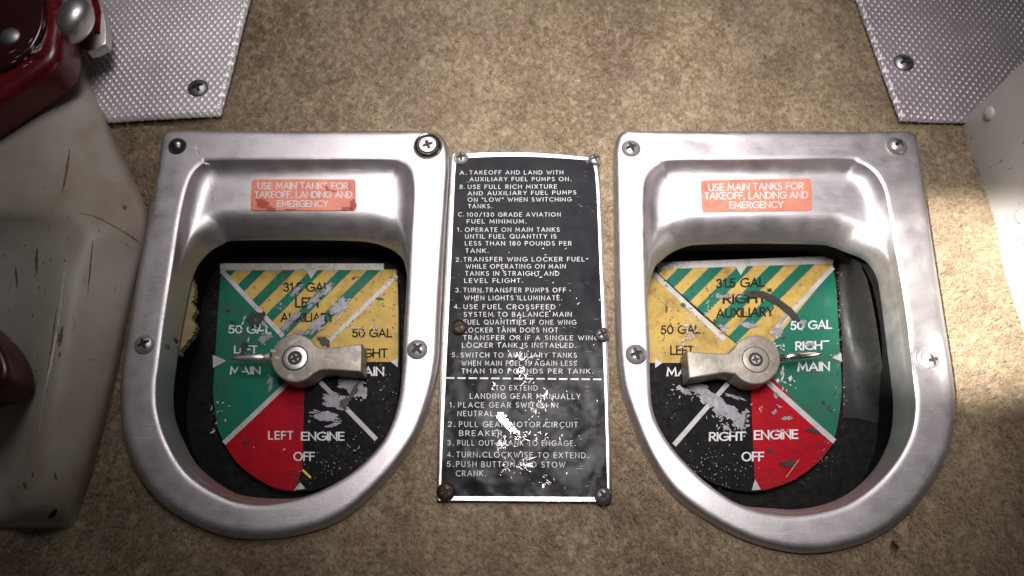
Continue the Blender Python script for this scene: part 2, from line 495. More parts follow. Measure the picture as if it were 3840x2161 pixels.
# ------------------------------------------------------------------ stroke lettering (drawn letter by letter)
def arc(cx, cy, rx, ry, a0, a1, n=12):
    return [(cx + rx * math.cos(R(a0 + (a1 - a0) * i / n)), cy + ry * math.sin(R(a0 + (a1 - a0) * i / n))) for i in range(n + 1)]
GL = {
 'A': (0.74, [[(0, 0), (0.37, 1), (0.74, 0)], [(0.13, 0.33), (0.61, 0.33)]]),
 'B': (0.52, [[(0, 0), (0, 1), (0.26, 1)] + arc(0.26, 0.76, 0.22, 0.24, 90, -90, 8)[1:] + [(0, 0.52)], [(0.0, 0.52), (0.27, 0.52)] + arc(0.27, 0.26, 0.25, 0.26, 90, -90, 8)[1:] + [(0, 0)]]),
 'C': (0.72, [arc(0.46, 0.5, 0.46, 0.5, 52, 308, 16)]),
 'D': (0.66, [[(0, 0), (0, 1), (0.2, 1)] + arc(0.2, 0.5, 0.46, 0.5, 90, -90, 12)[1:] + [(0, 0)]]),
 'E': (0.46, [[(0.46, 1), (0, 1), (0, 0), (0.46, 0)], [(0, 0.52), (0.42, 0.52)]]),
 'F': (0.44, [[(0.44, 1), (0, 1), (0, 0)], [(0, 0.52), (0.40, 0.52)]]),
 'G': (0.80, [arc(0.46, 0.5, 0.46, 0.5, 50, 330, 18) + [(0.86, 0.46), (0.50, 0.46)]]),
 'H': (0.62, [[(0, 0), (0, 1)], [(0.62, 0), (0.62, 1)], [(0, 0.52), (0.62, 0.52)]]),
 'I': (0.0, [[(0, 0), (0, 1)]]),
 'K': (0.58, [[(0, 0), (0, 1)], [(0.54, 1), (0.02, 0.46)], [(0.17, 0.60), (0.58, 0)]]),
 'L': (0.44, [[(0, 1), (0, 0), (0.44, 0)]]),
 'M': (0.80, [[(0, 0), (0.08, 1), (0.40, 0.22), (0.72, 1), (0.80, 0)]]),
 'N': (0.64, [[(0, 0), (0, 1), (0.64, 0), (0.64, 1)]]),
 'O': (0.86, [arc(0.43, 0.5, 0.43, 0.5, 90, 450, 24)]),
 'P': (0.50, [[(0, 0), (0, 1), (0.24, 1)] + arc(0.24, 0.73, 0.26, 0.27, 90, -90, 8)[1:] + [(0, 0.46)]]),
 'Q': (0.86, [arc(0.43, 0.5, 0.43, 0.5, 90, 450, 24), [(0.5, 0.3), (0.84, -0.05)]]),
 'R': (0.54, [[(0, 0), (0, 1), (0.24, 1)] + arc(0.24, 0.74, 0.26, 0.26, 90, -90, 8)[1:] + [(0, 0.48)], [(0.22, 0.48), (0.54, 0)]]),
 'S': (0.48, [arc(0.24, 0.75, 0.21, 0.25, 35, 270, 12) + arc(0.24, 0.25, 0.24, 0.25, 90, -145, 12)[1:]]),
 'T': (0.50, [[(0, 1), (0.50, 1)], [(0.25, 1), (0.25, 0)]]),
 'U': (0.60, [[(0, 1), (0, 0.3)] + arc(0.30, 0.30, 0.30, 0.30, 180, 360, 10)[1:] + [(0.60, 1)]]),
 'V': (0.70, [[(0, 1), (0.35, 0), (0.70, 1)]]),
 'W': (1.0, [[(0, 1), (0.27, 0), (0.5, 0.85), (0.73, 0), (1.0, 1)]]),
 'X': (0.62, [[(0, 0), (0.60, 1)], [(0.02, 1), (0.62, 0)]]),
 'Y': (0.62, [[(0, 1), (0.31, 0.48), (0.62, 1)], [(0.31, 0.48), (0.31, 0)]]),
 '0': (0.58, [arc(0.29, 0.5, 0.29, 0.5, 90, 450, 20)]),
 '1': (0.20, [[(0, 0.84), (0.18, 1), (0.18, 0)]]),
 '2': (0.52, [arc(0.25, 0.73, 0.24, 0.27, 170, -30, 10) + [(0.0, 0), (0.52, 0)]]),
 '3': (0.50, [arc(0.23, 0.76, 0.20, 0.24, 160, -80, 10) + arc(0.24, 0.27, 0.25, 0.27, 80, -160, 10)[0:]]),
 '4': (0.58, [[(0.44, 0), (0.44, 1), (0, 0.27), (0.58, 0.27)]]),
 '5': (0.50, [[(0.46, 1), (0.12, 1), (0.05, 0.56)] + arc(0.23, 0.32, 0.26, 0.32, 125, -150, 12)]),
 '8': (0.50, [arc(0.25, 0.76, 0.20, 0.24, -90, 270, 14), arc(0.25, 0.26, 0.25, 0.26, 90, 450, 14)]),
 '.': (0.05, [[(0.0, 0.05), (0.10, 0.05)]]),
 ',': (0.05, [[(0.06, 0.08), (0.0, -0.16)]]),
 '/': (0.42, [[(0, -0.08), (0.42, 1.08)]]),
 '"': (0.20, [[(0.0, 1.0), (0.02, 0.72)], [(0.18, 1.0), (0.20, 0.72)]]),
}
def strip(pts, w):
    """mitred strip round a stroke"""
    n = len(pts)
    closed = n > 3 and math.dist(pts[0], pts[-1]) < 1e-6
    if closed: pts = pts[:-1]; n -= 1
    L_, R_ = [], []
    for i in range(n):
        def dirn(a, b):
            d = (b[0] - a[0], b[1] - a[1]); m = math.hypot(*d) or 1
            return (d[0] / m, d[1] / m)
        if closed or 0 < i < n - 1:
            d0 = dirn(pts[i - 1], pts[i]); d1 = dirn(pts[i], pts[(i + 1) % n])
        elif i == 0: d0 = d1 = dirn(pts[0], pts[1])
        else: d0 = d1 = dirn(pts[-2], pts[-1])
        nx, ny = -(d0[1] + d1[1]), d0[0] + d1[0]
        m = math.hypot(nx, ny) or 1
        nx, ny = nx / m, ny / m
        k = max(0.42, nx * -d1[1] + ny * d1[0])
        s = w / 2 / k
        e0 = 0
        x, y = pts[i]
        if not closed and i == 0: x -= d0[0] * w * 0.5; y -= d0[1] * w * 0.5
        if not closed and i == n - 1: x += d0[0] * w * 0.5; y += d0[1] * w * 0.5
        L_.append((x + nx * s, y + ny * s)); R_.append((x - nx * s, y - ny * s))
    quads = []
    for i in range(n if closed else n - 1):
        j = (i + 1) % n
        quads.append([R_[i], R_[j], L_[j], L_[i]])
    return quads

def text_polys(txt, x0, x1, yb0, yb1, cap, z, weight=0.13, track=0.30, space=0.45, wear=0.0, zfun=None):
    """letters as flat polygons on level z between two ends of a base line (photo points)"""
    adv, pen = [], 0.0
    for ch in txt:
        if ch == ' ': pen += space; continue
        w, st = GL[ch]
        adv.append((pen, ch)); pen += w + track
    W = pen - track
    polys = []
    k = 0
    for u0, ch in adv:
        for st in GL[ch][1]:
            k += 1
            hw = weight
            for q in strip(st, hw):
                if wear and random.random() < wear: continue
                pp = []
                for (a, b) in q:
                    t = (u0 + a) / W
                    # keep stroke width right when the line is stretched
                    X = x0 + (x1 - x0) * t
                    Y = yb0 + (yb1 - yb0) * t - cap * b
                    zz = z + 2e-6 * (k % 4)
                    p = P(X, Y, zz)
                    if zfun: p = P(X, Y, zz + zfun(p.x, p.y))
                    pp.append(p)
                polys.append(pp)
    return polys

def blob(cx, cy, rx, ry, rot, z, jag=0.35, n=44, zfun=None):
    out = []
    s = random.random() * 50
    for i in range(n):
        a = 2 * math.pi * i / n
        k = 1 + jag * (noise.noise(Vector((math.cos(a) * 1.5 + s, math.sin(a) * 1.5, s))) * 1.5 + noise.noise(Vector((math.cos(a) * 5 + s, math.sin(a) * 5, s + 9))) * 0.9)
        x, y = rx * k * math.cos(a), ry * k * math.sin(a)
        X, Y = cx + x * math.cos(rot) - y * math.sin(rot), cy + x * math.sin(rot) + y * math.cos(rot)
        p = P(X, Y, z)
        if zfun: p = P(X, Y, z + zfun(p.x, p.y))
        out.append(p)
    return out

def ragged(cx, cy, rx, ry, rot, z, n=26, size=0.34, zfun=None):
    """a torn patch of wear or painted glare: many small overlapping flakes, thinning out at its rim"""
    out = []
    for i in range(n):
        a, d = random.uniform(0, 2 * math.pi), random.random() ** 0.62
        x, y = rx * d * math.cos(a), ry * d * math.sin(a)
        X, Y = cx + x * math.cos(rot) - y * math.sin(rot), cy + x * math.sin(rot) + y * math.cos(rot)
        k = size * (1.15 - 0.75 * d) * random.uniform(0.7, 1.3)
        out.append(blob(X, Y, max(2.2, rx * k), max(1.6, ry * k), rot + random.uniform(-0.35, 0.35), z + 1.5e-6 * i, 0.55, 22, zfun))
    return out

def slivers(cx, cy, sx, sy, n, lmin, lmax, w, z, ang=None, spread=180, zfun=None):
    out = []
    for _ in range(n):
        X, Y = random.gauss(cx, sx), random.gauss(cy, sy)
        a = R((ang if ang is not None else 0) + random.uniform(-spread, spread) / 2)
        l = random.uniform(lmin, lmax); ww = w * random.uniform(0.5, 1.3)
        dx, dy = math.cos(a) * l / 2, math.sin(a) * l / 2
        nx, ny = -math.sin(a) * ww / 2, math.cos(a) * ww / 2
        pts = [(X - dx, Y - dy), (X + nx, Y + ny), (X + dx, Y + dy), (X - nx * 0.6, Y - ny * 0.6)]
        pp = []
        for q in pts:
            p = P(q[0], q[1], z)
            if zfun: p = P(q[0], q[1], z + zfun(p.x, p.y))
            pp.append(p)
        out.append(pp)
    return out

def poly(pts, z): return [P(x, y, z) for x, y in pts]
def line(a, b, w, z):
    dx, dy = b[0] - a[0], b[1] - a[1]
    m = math.hypot(dx, dy); nx, ny = -dy / m * w / 2, dx / m * w / 2
    return poly([(a[0] + nx, a[1] + ny), (b[0] + nx, b[1] + ny), (b[0] - nx, b[1] - ny), (a[0] - nx, a[1] - ny)], z)

def curve(pts, n=8):
    return [(p.x, p.y) for p in catmull([Vector((x, y, 0)) for x, y in pts], n, False)]

def inside(x, y, pg):
    c = False
    for i in range(len(pg)):
        a, b = pg[i], pg[i - 1]
        if (a.y > y) != (b.y > y) and x < (b.x - a.x) * (y - a.y) / (b.y - a.y) + a.x: c = not c
    return c

# ------------------------------------------------------------------ outlines of the two bezels (outer edge, flange ridge, opening)
ZF, ZO, ZD = 0.0062, -0.012, -0.034
LEFT_KEYS = [
 ((800, 504), (800, 600), (881, 903)), ((1150, 506), (1150, 598), (1155, 901)), ((1450, 505), (1440, 597), (1339, 905)),
 ((1600, 507), (1500, 607), (1407, 914)), ((1655, 520), (1530, 632), (1455, 930)), ((1683, 565), (1543, 675), (1485, 947)),
 ((1688, 640), (1545, 760), (1508, 970)), ((1680, 780), (1538, 880), (1521, 1005)), ((1668, 990), (1530, 1020), None),
 ((1658, 1188), (1520, 1200), None), ((1648, 1370), (1509, 1390), None), ((1615, 1520), (1490, 1520), None),
 ((1560, 1655), (1440, 1645), None), ((1450, 1805), (1345, 1752), None), ((1300, 1940), (1220, 1832), None),
 ((1143, 2003), (1093, 1878), None), ((969, 2024), (960, 1893), (960, 1866)), ((820, 2003), (840, 1868), (858, 1838)),
 ((646, 1917), (705, 1783), (745, 1750)), ((545, 1808), (625, 1660), (686, 1648)), ((480, 1660), (588, 1540), (656, 1560)),
 ((464, 1500), (584, 1440), (651, 1480)), ((470, 1390), (593, 1370), (660, 1390)), ((500, 1200), (616, 1192), (684, 1225)),
 ((532, 1010), (646, 1000), (714, 1075)), ((565, 835), (670, 840), (735, 1010)), ((595, 680), (692, 730), (757, 975)),
 ((615, 560), (714, 664), (785, 945)), ((628, 512), (737, 630), (807, 930)), ((690, 503), (765, 610), (840, 914)),
]
RIGHT_KEYS = [
 ((2400, 507), (2536, 600), (2630, 918)), ((2845, 507), (2845, 598), (2845, 914)), ((3150, 508), (3165, 596), (3068, 918)),
 ((3330, 509), (3225, 610), (3128, 929)), ((3410, 514), (3275, 641), (3180, 949)), ((3428, 560), (3308, 690), (3228, 968)),
 ((3440, 640), (3328, 755), (3262, 995)), ((3468, 830), (3352, 900), (3290, 1045)), ((3500, 1040), (3383, 1068), (3304, 1130)),
 ((3535, 1260), (3412, 1267), (3325, 1300)), ((3560, 1430), (3430, 1440), (3342, 1440)), ((3566, 1540), (3434, 1530), (3349, 1530)),
 ((3548, 1680), (3418, 1625), (3338, 1635)), ((3484, 1813), (3370, 1722), (3292, 1740)), ((3380, 1942), (3290, 1815), (3215, 1826)),
 ((3256, 2026), (3180, 1892), (3125, 1880)), ((3107, 2069), (3050, 1928), (3010, 1909)), ((2980, 2074), (2930, 1932), (2900, 1908)),
 ((2832, 2042), (2790, 1900), None), ((2683, 1975), (2670, 1826), None), ((2534, 1871), (2560, 1725), None),
 ((2435, 1735), (2488, 1630), None), ((2365, 1580), (2450, 1540), None), ((2322, 1440), (2438, 1430), None),
 ((2308, 1280), (2435, 1280), None), ((2303, 1043), (2426, 1080), None), ((2300, 800), (2421, 860), (2452, 1012)),
 ((2298, 640), (2421, 722), (2479, 979)), ((2301, 560), (2434, 660), (2517, 949)), ((2325, 512), (2475, 618), (2569, 927)),
]
def loops(keys):
    cen = sum((P(*k[1], ZF) for k in keys), Vector()) / len(keys)
    out = [P(*k[0], 0.0) for k in keys]
    rid = [P(*k[1], ZF) for k in keys]
    opn = []
    for k in keys:
        if k[2] is not None: opn.append(P(*k[2], ZO))
        else:
            p = P(*k[1], ZF)
            d = (cen - p); d.z = 0; d.normalize()
            q = p + d * 0.0026; q.z = ZO
            opn.append(q)
    return catmull(out, 8), catmull(rid, 8), catmull(opn, 8)
LOOPS = {'left': loops(LEFT_KEYS), 'right': loops(RIGHT_KEYS)}

def sstep(t):
    t = max(0.0, min(1.0, t)); return t * t * (3 - 2 * t)

def bezel_mesh(side, parent):
    out, rid, opn = LOOPS[side]
    n = len(out)
    rings = []
    # rolled outer edge, then the flat flange up to the ridge
    for d, z in ((0, -0.001), (0.0, 0.0022), (0.0005, 0.0040), (0.0014, 0.0053), (0.0026, 0.0060), (0.0042, ZF)):
        ring = []
        for i in range(n):
            v = rid[i] - out[i]; v.z = 0
            q = out[i] + v.normalized() * d; q.z = z
            ring.append(q)
        rings.append(ring)
    last = rings[-1]
    for s, dd_, dip in ((0.15, 0, 0), (0.3, 0, 0), (0.44, 0, 0), (0, 0.0026, 0), (0, 0.0018, 0.00004), (0, 0.0011, 0.00018), (0, 0.0005, 0.00042)):
        if dd_:
            ring = []
            for i in range(n):
                b = Vector((rid[i].x, rid[i].y, ZF)); v = last[i] - b; v.z = 0
                q = b + v.normalized() * dd_; q.z = ZF - dip
                ring.append(q)
        else:
            ring = [last[i].lerp(Vector((rid[i].x, rid[i].y, ZF)), s) for i in range(n)]
        if side == 'right':   # the pressed dent in the upper flange
            for q in ring:
                dd = (q - DENT).length
                q.z -= 0.0013 * math.exp(-(dd / 0.006) ** 2)
        for q in ring:
            for sc_ in SUNK[side]:
                dd = math.hypot(q.x - sc_.x, q.y - sc_.y)
                q.z -= 0.0022 * math.exp(-(dd / 0.0075) ** 2)
        rings.append(ring)
    NS = 46
    import numpy as np
    RA = np.array([(q.x, q.y) for q in rid]); OA = np.array([(q.x, q.y) for q in opn])
    def sdist(A_, q):
        B_ = np.roll(A_, -1, 0); e_ = B_ - A_
        t_ = np.clip(((q - A_) * e_).sum(1) / ((e_ ** 2).sum(1) + 1e-16), 0, 1)
        return float(np.sqrt(((A_ + e_ * t_[:, None] - q) ** 2).sum(1).min()))
    for k in range(NS + 1):
        t = (k / NS) ** 1.55
        ring = []
        for i in range(n):
            a, b = rid[i], opn[i]
            g = math.hypot(a.x - b.x, a.y - b.y) + 1e-6
            # sample the drop and the lip more finely
            w1, w2 = min(0.0052, 0.62 * g), min(0.0115, 0.55 * g)
            s = t
            q = np.array((a.x + (b.x - a.x) * s, a.y + (b.y - a.y) * s))
            d = sdist(RA, q) if k else 0.0
            e = sdist(OA, q) if k < NS else 0.0
            g = d + e
            w1, w2 = min(0.0105, 0.66 * g), min(0.0120, 0.60 * g)
            z = ZF - 0.0007 - 0.0058 * (1 - max(0.0, 1 - d / w1) ** 3) - (0.0117) * (max(0.0, 1 - e / w2) ** 1.8)
            ring.append(Vector((q[0], q[1], z)))
        rings.append(ring)
    # lip turned down
    cen = sum(opn, Vector()) / n
    ring = []
    for q in rings[-1]:
        d = q - cen; d.z = 0; d.normalize()
        r_ = q + d * 0.0008; r_.z -= 0.0015
        ring.append(r_)
    rings.append(ring)
    v, f = loft(rings)
    return mesh('bezel_frame', v, f, M['alu'], parent, True)

DENT = P(2660, 525, ZF)
SUNK = {'left': [], 'right': [P(3478, 1345, ZF)]}

def sticker(parent, corners, z, lines, weight):
    c = [P(x, y, z) for x, y in corners]
    cx = sum(c, Vector()) / 4
    pts = []
    for i in range(4):
        a, b, d = c[i], c[(i - 1) % 4], c[(i + 1) % 4]
        r_ = 0.0014
        p0 = a + (b - a).normalized() * r_; p2 = a + (d - a).normalized() * r_
        for j in range(5):
            t = j / 4
            pts.append((1 - t) ** 2 * p0 + 2 * t * (1 - t) * a + t * t * p2)
    area2 = sum(pts[i].x * pts[(i + 1) % len(pts)].y - pts[(i + 1) % len(pts)].x * pts[i].y for i in range(len(pts)))
    if area2 < 0: pts = pts[::-1]
    o = prism('warning_sticker', pts, z - 0.0006, z, M['orange'], parent, 0.00012, 1)
    ps = []
    for ln in lines: ps += text_polys(*ln, z + 0.00006, weight=weight, track=0.20, space=0.42)
    flat('lettering', ps, M['ink_white'], o)
    return o

ZP = ZF - 0.0065     # level of the pressed panel behind the stickers
# ------------------------------------------------------------------ carpet floor (with the two openings cut out)
def carpet():
    holes = []
    for s in ('left', 'right'):
        out = LOOPS[s][0]
        cen = sum(out, Vector()) / len(out)
        holes.append([cen + (q - cen) * 0.93 for q in out])
    x0, x1, y0, y1, st = -0.46, 0.46, -0.24, 0.36, 0.004
    nx, ny = int((x1 - x0) / st), int((y1 - y0) / st)
    verts, faces, keep = [], [], {}
    for j in range(ny + 1):
        for i in range(nx + 1):
            x, y = x0 + i * st, y0 + j * st
            z = 0.0006 * noise.noise(Vector((x * 45, y * 45, 3))) - 0.0004
            verts.append(Vector((x, y, z)))
    ins = [any(inside(v.x, v.y, h) for h in holes) for v in verts]
    for j in range(ny):
        for i in range(nx):
            q = (j * (nx + 1) + i, j * (nx + 1) + i + 1, (j + 1) * (nx + 1) + i + 1, (j + 1) * (nx + 1) + i)
            if not any(ins[k] for k in q): faces.append(q)
    used = sorted({k for f in faces for k in f}); ix = {k: n for n, k in enumerate(used)}
    o = mesh('carpet_floor', [verts[k] for k in used], [tuple(ix[k] for k in f) for f in faces], [M['carpet'], M['pile']], None, True)
    if o.data.polygons[0].normal.z < 0: o.data.flip_normals()
    o['kind'] = 'structure'
    o['label'] = 'worn tan carpet on the floor'
    md = o.modifiers.new('pile', 'PARTICLE_SYSTEM')
    ps = md.particle_system.settings
    ps.type = 'HAIR'
    ps.count = 26000
    ps.hair_length = 0.0030
    ps.hair_step = 3
    ps.use_advanced_hair = True
    ps.emit_from = 'FACE'
    ps.use_even_distribution = True
    ps.distribution = 'RAND'
    ps.normal_factor = 0.0
    ps.factor_random = 0.0
    ps.child_type = 'INTERPOLATED'
    ps.child_percent = 12
    ps.rendered_child_count = 12
    ps.child_length = 1.0
    ps.clump_factor = 0.35
    ps.roughness_1 = 0.004
    ps.roughness_1_size = 0.02
    ps.roughness_2 = 0.006
    ps.roughness_2_size = 0.01
    ps.roughness_endpoint = 0.004
    ps.root_radius = 0.16
    ps.tip_radius = 0.05
    ps.radius_scale = 0.001
    ps.material = 2
    md.particle_system.seed = 3
    return o
CARPET = carpet()

# ------------------------------------------------------------------ fuel selector bezels
def bezel(side, label):
    keys = LEFT_KEYS if side == 'left' else RIGHT_KEYS
    cen = sum((P(*k[0], 0) for k in keys), Vector()) / len(keys)
    t = thing('fuel_selector_bezel', label, 'bezel', cen, 'aluminium bezels let into the carpet')
    bezel_mesh(side, t)
    return t

bl = bezel('left', 'aluminium selector bezel nearest the scuffed white cover, one screw on a bright cup washer')
screw(bl, P(666, 549, ZF), 0.0045, 0.0032, M['black_steel'], 0.3, cross=False)
screw(bl, P(543, 1293, ZF), 0.0045, 0.0022, M['steel'], 0.5)
screw(bl, P(1565, 1311, ZF), 0.0046, 0.0021, M['steel'], 0.75)
cw = P(1605, 549, ZF)
wsh = lathe('cup_washer', cw, [(0.0072, -0.0004), (0.0071, 0.0006), (0.0066, 0.0016), (0.0058, 0.0022), (0.0051, 0.0019), (0.0047, 0.0011), (0.0045, 0.0006)], M['bright_steel'], bl, seg=48, angle=60)
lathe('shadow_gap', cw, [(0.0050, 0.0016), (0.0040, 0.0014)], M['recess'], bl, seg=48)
screw(bl, cw + Vector((0, 0, 0.0008)), 0.0041, 0.0022, M['steel'], 0.35, countersunk=True)
stk = sticker(bl, [(944, 672), (1333, 672), (1334, 790), (939, 789)], ZP + 0.0003, [
    ('USE MAIN TANKS FOR', 968, 1304, 708, 708, 22), ('TAKEOFF, LANDING AND', 956, 1319, 741, 741, 22), ('EMERGENCY', 1041, 1229, 775, 775, 22)], 0.16)

random.seed(15)
for (x, y, rx, ry, ro) in ((985, 762, 24, 14, 0.5), (1012, 780, 16, 8, 0.1), (1322, 768, 12, 20, 0.1), (1300, 782, 22, 7, 0.0), (1088, 786, 22, 3, 0), (1225, 705, 5, 12, -0.4), (1250, 716, 16, 2.5, 0.35)):
    flat('stain', [blob(x, y, rx, ry, ro, ZP + 0.00042, 0.45)], M['stain'], stk)

br = bezel('right', 'aluminium selector bezel nearest the cream wall panel, one screw in a sunken dimple')
screw(br, P(2366, 557, ZF), 0.0047, 0.0021, M['steel'], 0.35)
screw(br, P(3363, 546, ZF), 0.0051, 0.0030, M['steel'], 0.7, axis=(0.12, 0.2, 1))
screw(br, P(2385, 1330, ZF), 0.0047, 0.0021, M['steel'], 0.3)
dm = P(3480, 1347, ZF - 0.0021)
lathe('dimple', dm, [(0.0060, 0.0011), (0.0055, 0.0007), (0.0048, 0.0004), (0.0040, 0.0008), (0.0038, 0.0004), (0.0036, 0.0001)], M['alu'], br, seg=40)
screw(br, P(3494, 1352, ZF - 0.0021), 0.0042, 0.0019, M['steel'], 0.2, axis=(0.05, 0, 1))
sticker(br, [(2628, 676), (3042, 669), (3046, 790), (2634, 797)], ZP + 0.0003, [
    ('USE MAIN TANKS FOR', 2658, 3012, 715, 709, 24), ('TAKEOFF, LANDING AND', 2644, 3029, 747, 743, 24), ('EMERGENCY', 2737, 2936, 781, 779, 23)], 0.15)

# ------------------------------------------------------------------ dials below the bezels
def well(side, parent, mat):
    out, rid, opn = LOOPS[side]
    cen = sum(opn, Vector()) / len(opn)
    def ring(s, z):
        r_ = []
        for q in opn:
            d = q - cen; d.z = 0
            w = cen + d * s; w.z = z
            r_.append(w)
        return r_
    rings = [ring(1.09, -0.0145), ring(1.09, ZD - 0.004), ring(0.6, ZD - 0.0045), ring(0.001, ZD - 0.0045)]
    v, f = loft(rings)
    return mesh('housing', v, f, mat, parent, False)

E = 0.00012
def dial(side, label):
    T, B = (LT, LB) if side == 'left' else (RT, RB)
    z = ZD
    cx, cy = (LT(1325, 1400) if side == 'left' else RT(1290, 1360))
    t = thing('selector_dial', label, 'dial', P(cx, cy, z - 0.0045), 'colour sectored selector dials')
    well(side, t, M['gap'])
    return t, T, B, z

def letter(items, name, m, parent):
    for it in items: flat(name, it, M[m], parent)
def each(name, items, m, parent):
    for it in items: flat(name, [it], M[m], parent)

# left dial ---------------------------------------------------------
dl, T, B, z = dial('left', 'sectored selector dial reading LEFT ENGINE, green sector facing the white cover')
def outline_left():
    pts = [T(495, 345), T(2290, 340), T(2310, 900), T(2310, 1500)]
    c = T(1380, 1500)
    pts += curve([B(2290, 400), B(2180, 700), B(2000, 960), B(1750, 1160), B(1500, 1270), B(1240, 1303), B(1000, 1250), B(700, 1050), B(530, 810), B(440, 600), B(405, 300)])
    pts += [T(430, 1400), T(455, 900), T(480, 500)]
    return pts
pl = prism('dial_plate', [P(x, y, z) for x, y in outline_left()][::-1], z - 0.002, z, M['black'], dl, 0.0002, 1)
cxy = T(1345, 1330)
z1, z2, z3, z4 = z + E, z + 2 * E, z + 3 * E, z + 4 * E
flat('green_sector', [poly([T(505, 432), cxy, B(1150, 235)] + curve([B(545, 815), B(470, 640), B(425, 300)]) + [T(440, 1400), T(470, 900)], z1)], M['green'], dl)
flat('red_sector', [poly([B(1150, 232), cxy, B(1345, 230), B(1330, 900), B(1322, 1080)] + curve([B(1240, 1296), B(1000, 1243), B(705, 1045), B(537, 812)]), z1)], M['red'], dl)
flat('yellow_sector', [poly([T(2280, 470), cxy, T(1345, 1335), T(2290, 1335), T(2290, 800)], z1)], M['yellow'], dl)
top_tri = [T(520, 405), T(2190, 405), T(2270, 470), cxy]
flat('striped_sector', [poly([T(530, 405), T(2270, 405), T(2275, 470), cxy], z1)], M['yellow'], dl)
def clip_poly(pts, side_fn):
    out = []
    for i in range(len(pts)):
        a, b = pts[i - 1], pts[i]
        fa, fb = side_fn(a), side_fn(b)
        if (fa >= 0) != (fb >= 0):
            k = fa / (fa - fb)
            out.append((a[0] + (b[0] - a[0]) * k, a[1] + (b[1] - a[1]) * k))
        if fb >= 0: out.append(b)
    return out
def stripes(bands, slope, tri, ytop):
    """diagonal bands clipped to the sector; bands given by their ends along the top edge"""
    res = []
    for a, b in bands:
        q = tri
        q = clip_poly(q, lambda p: (p[0] - a[0]) + (p[1] - a[1]) * slope)
        q = clip_poly(q, lambda p: -((p[0] - b[0]) + (p[1] - b[1]) * slope)) if q else q
        if len(q) >= 3: res.append(poly(q, z2))
    return res
bands = [(T(a, 405), T(b, 405)) for a, b in ((560, 665), (830, 960), (1130, 1262), (1415, 1545), (1700, 1830), (1985, 2118))]
flat('green_stripes', stripes(bands, 1.0, [T(530, 405), T(2270, 405), T(2275, 470), cxy], 0), M['green'], dl)
each('divider_line', [poly([T(497, 345), T(2145, 345), T(2145, 410), T(1472, 410), T(1412, 497), T(1362, 410), T(500, 412)], z3),
    line(T(510, 415), T(1130, 1078), 17, z3), line(T(2275, 465), T(1560, 1160), 15, z3), line(B(535, 812), B(1170, 212), 18, z3), line(B(1500, 190), B(2070, 775), 17, z3)], 'white', dl)
each('index_mark', [poly([T(425, 1265), T(560, 1325), T(425, 1395)], z3), poly([T(2215, 1333), T(2285, 1300), T(2285, 1390)], z3), poly([B(1240, 1288), B(1300, 1200), B(1355, 1270)], z3)], 'white', dl)
bk, wh = [], []
def tx(fn, s, x0, x1, yb, yt, w=0.17, tr=0.2, yb1=None, wear=0.0):
    a = fn(x0, yb); b = fn(x1, yb1 if yb1 is not None else yb)
    return [text_polys(s, a[0], b[0], a[1], b[1], (yb - yt) / 2.6833, z4, weight=w, track=tr, space=0.4, wear=wear)]

bk += tx(T, '31.5 GAL', 1140, 1590, 622, 542) + tx(T, 'LEFT', 1260, 1505, 780, 692) + tx(T, 'AUXILIARY', 1112, 1640, 925, 848)
bk += tx(T, '50 GAL', 1832, 2222, 1082, 1006) + tx(T, 'RIGHT', 1838, 2175, 1285, 1206)
wh += tx(T, '50 GAL', 588, 1005, 1045, 972, wear=0.1) + tx(T, 'LEFT', 645, 862, 1245, 1176, wear=0.1) + tx(B, 'MAIN', 603, 897, 115, 46, wear=0.12)
wh += tx(B, 'MAIN', 1840, 2140, 128, 50) + tx(B, 'LEFT', 988, 1225, 770, 696, tr=0.3) + tx(B, 'ENGINE', 1320, 1740, 780, 704) + tx(B, 'OFF', 1242, 1443, 985, 906)
letter(bk, 'black_lettering', 'ink_black', dl)
letter(wh, 'white_lettering', 'ink_white', dl)
random.seed(11)
z5, z6, z7 = z + 5.2 * E, z + 6 * E, z + 7 * E
def bb(fn, x, y, rx, ry, rot=0, zz=z5, jag=0.4): 
    p = fn(x, y); return blob(p[0], p[1], rx / 2.683, ry / 2.683, rot, zz, jag)
def sl(fn, x, y, sx, sy, n, l0, l1, w, zz=z7, ang=None, spread=360):
    p = fn(x, y); return slivers(p[0], p[1], sx / 2.683, sy / 2.683, max(1, int(n * 0.62)), l0 / 2.683, l1 / 2.683, w / 2.683, zz, ang, spread)
def rg(fn, x, y, rx, ry, rot=0, n=26, size=0.34, zz=z5):
    p = fn(x, y); return [ragged(p[0], p[1], rx / 2.683, ry / 2.683, rot, zz, n, size)]
wear = rg(T, 1262, 612, 80, 38, -0.78, 20) + rg(T, 1575, 605, 80, 40, -0.78, 18) + rg(T, 1450, 715, 105, 42, -0.8, 24) + rg(T, 1700, 775, 130, 55, -0.72, 32) + rg(T, 1480, 960, 130, 55, -0.7, 30)
wear += rg(T, 1225, 905, 130, 34, -0.78, 26) + rg(T, 1150, 985, 80, 40, -0.8, 16) + rg(T, 1105, 775, 36, 40, 0, 8) + rg(T, 950, 1100, 80, 60, -0.6, 16) + rg(T, 1320, 1040, 110, 26, 0, 12) + rg(T, 930, 960, 60, 40, 0.4, 10) + rg(B, 1000, 200, 30, 90, 0, 14)
wear += rg(B, 1830, 220, 150, 100, 0.3, 46) + rg(B, 1680, 390, 150, 80, 0.2, 40) + rg(B, 1560, 540, 160, 50, 0.15, 34) + rg(B, 1920, 310, 70, 80, 0.9, 20) + rg(B, 1640, 620, 90, 26, -0.3, 14) + rg(B, 1400, 590, 20, 30, 0, 4)
letter(wear, 'wear_stain', 'bare', dl)
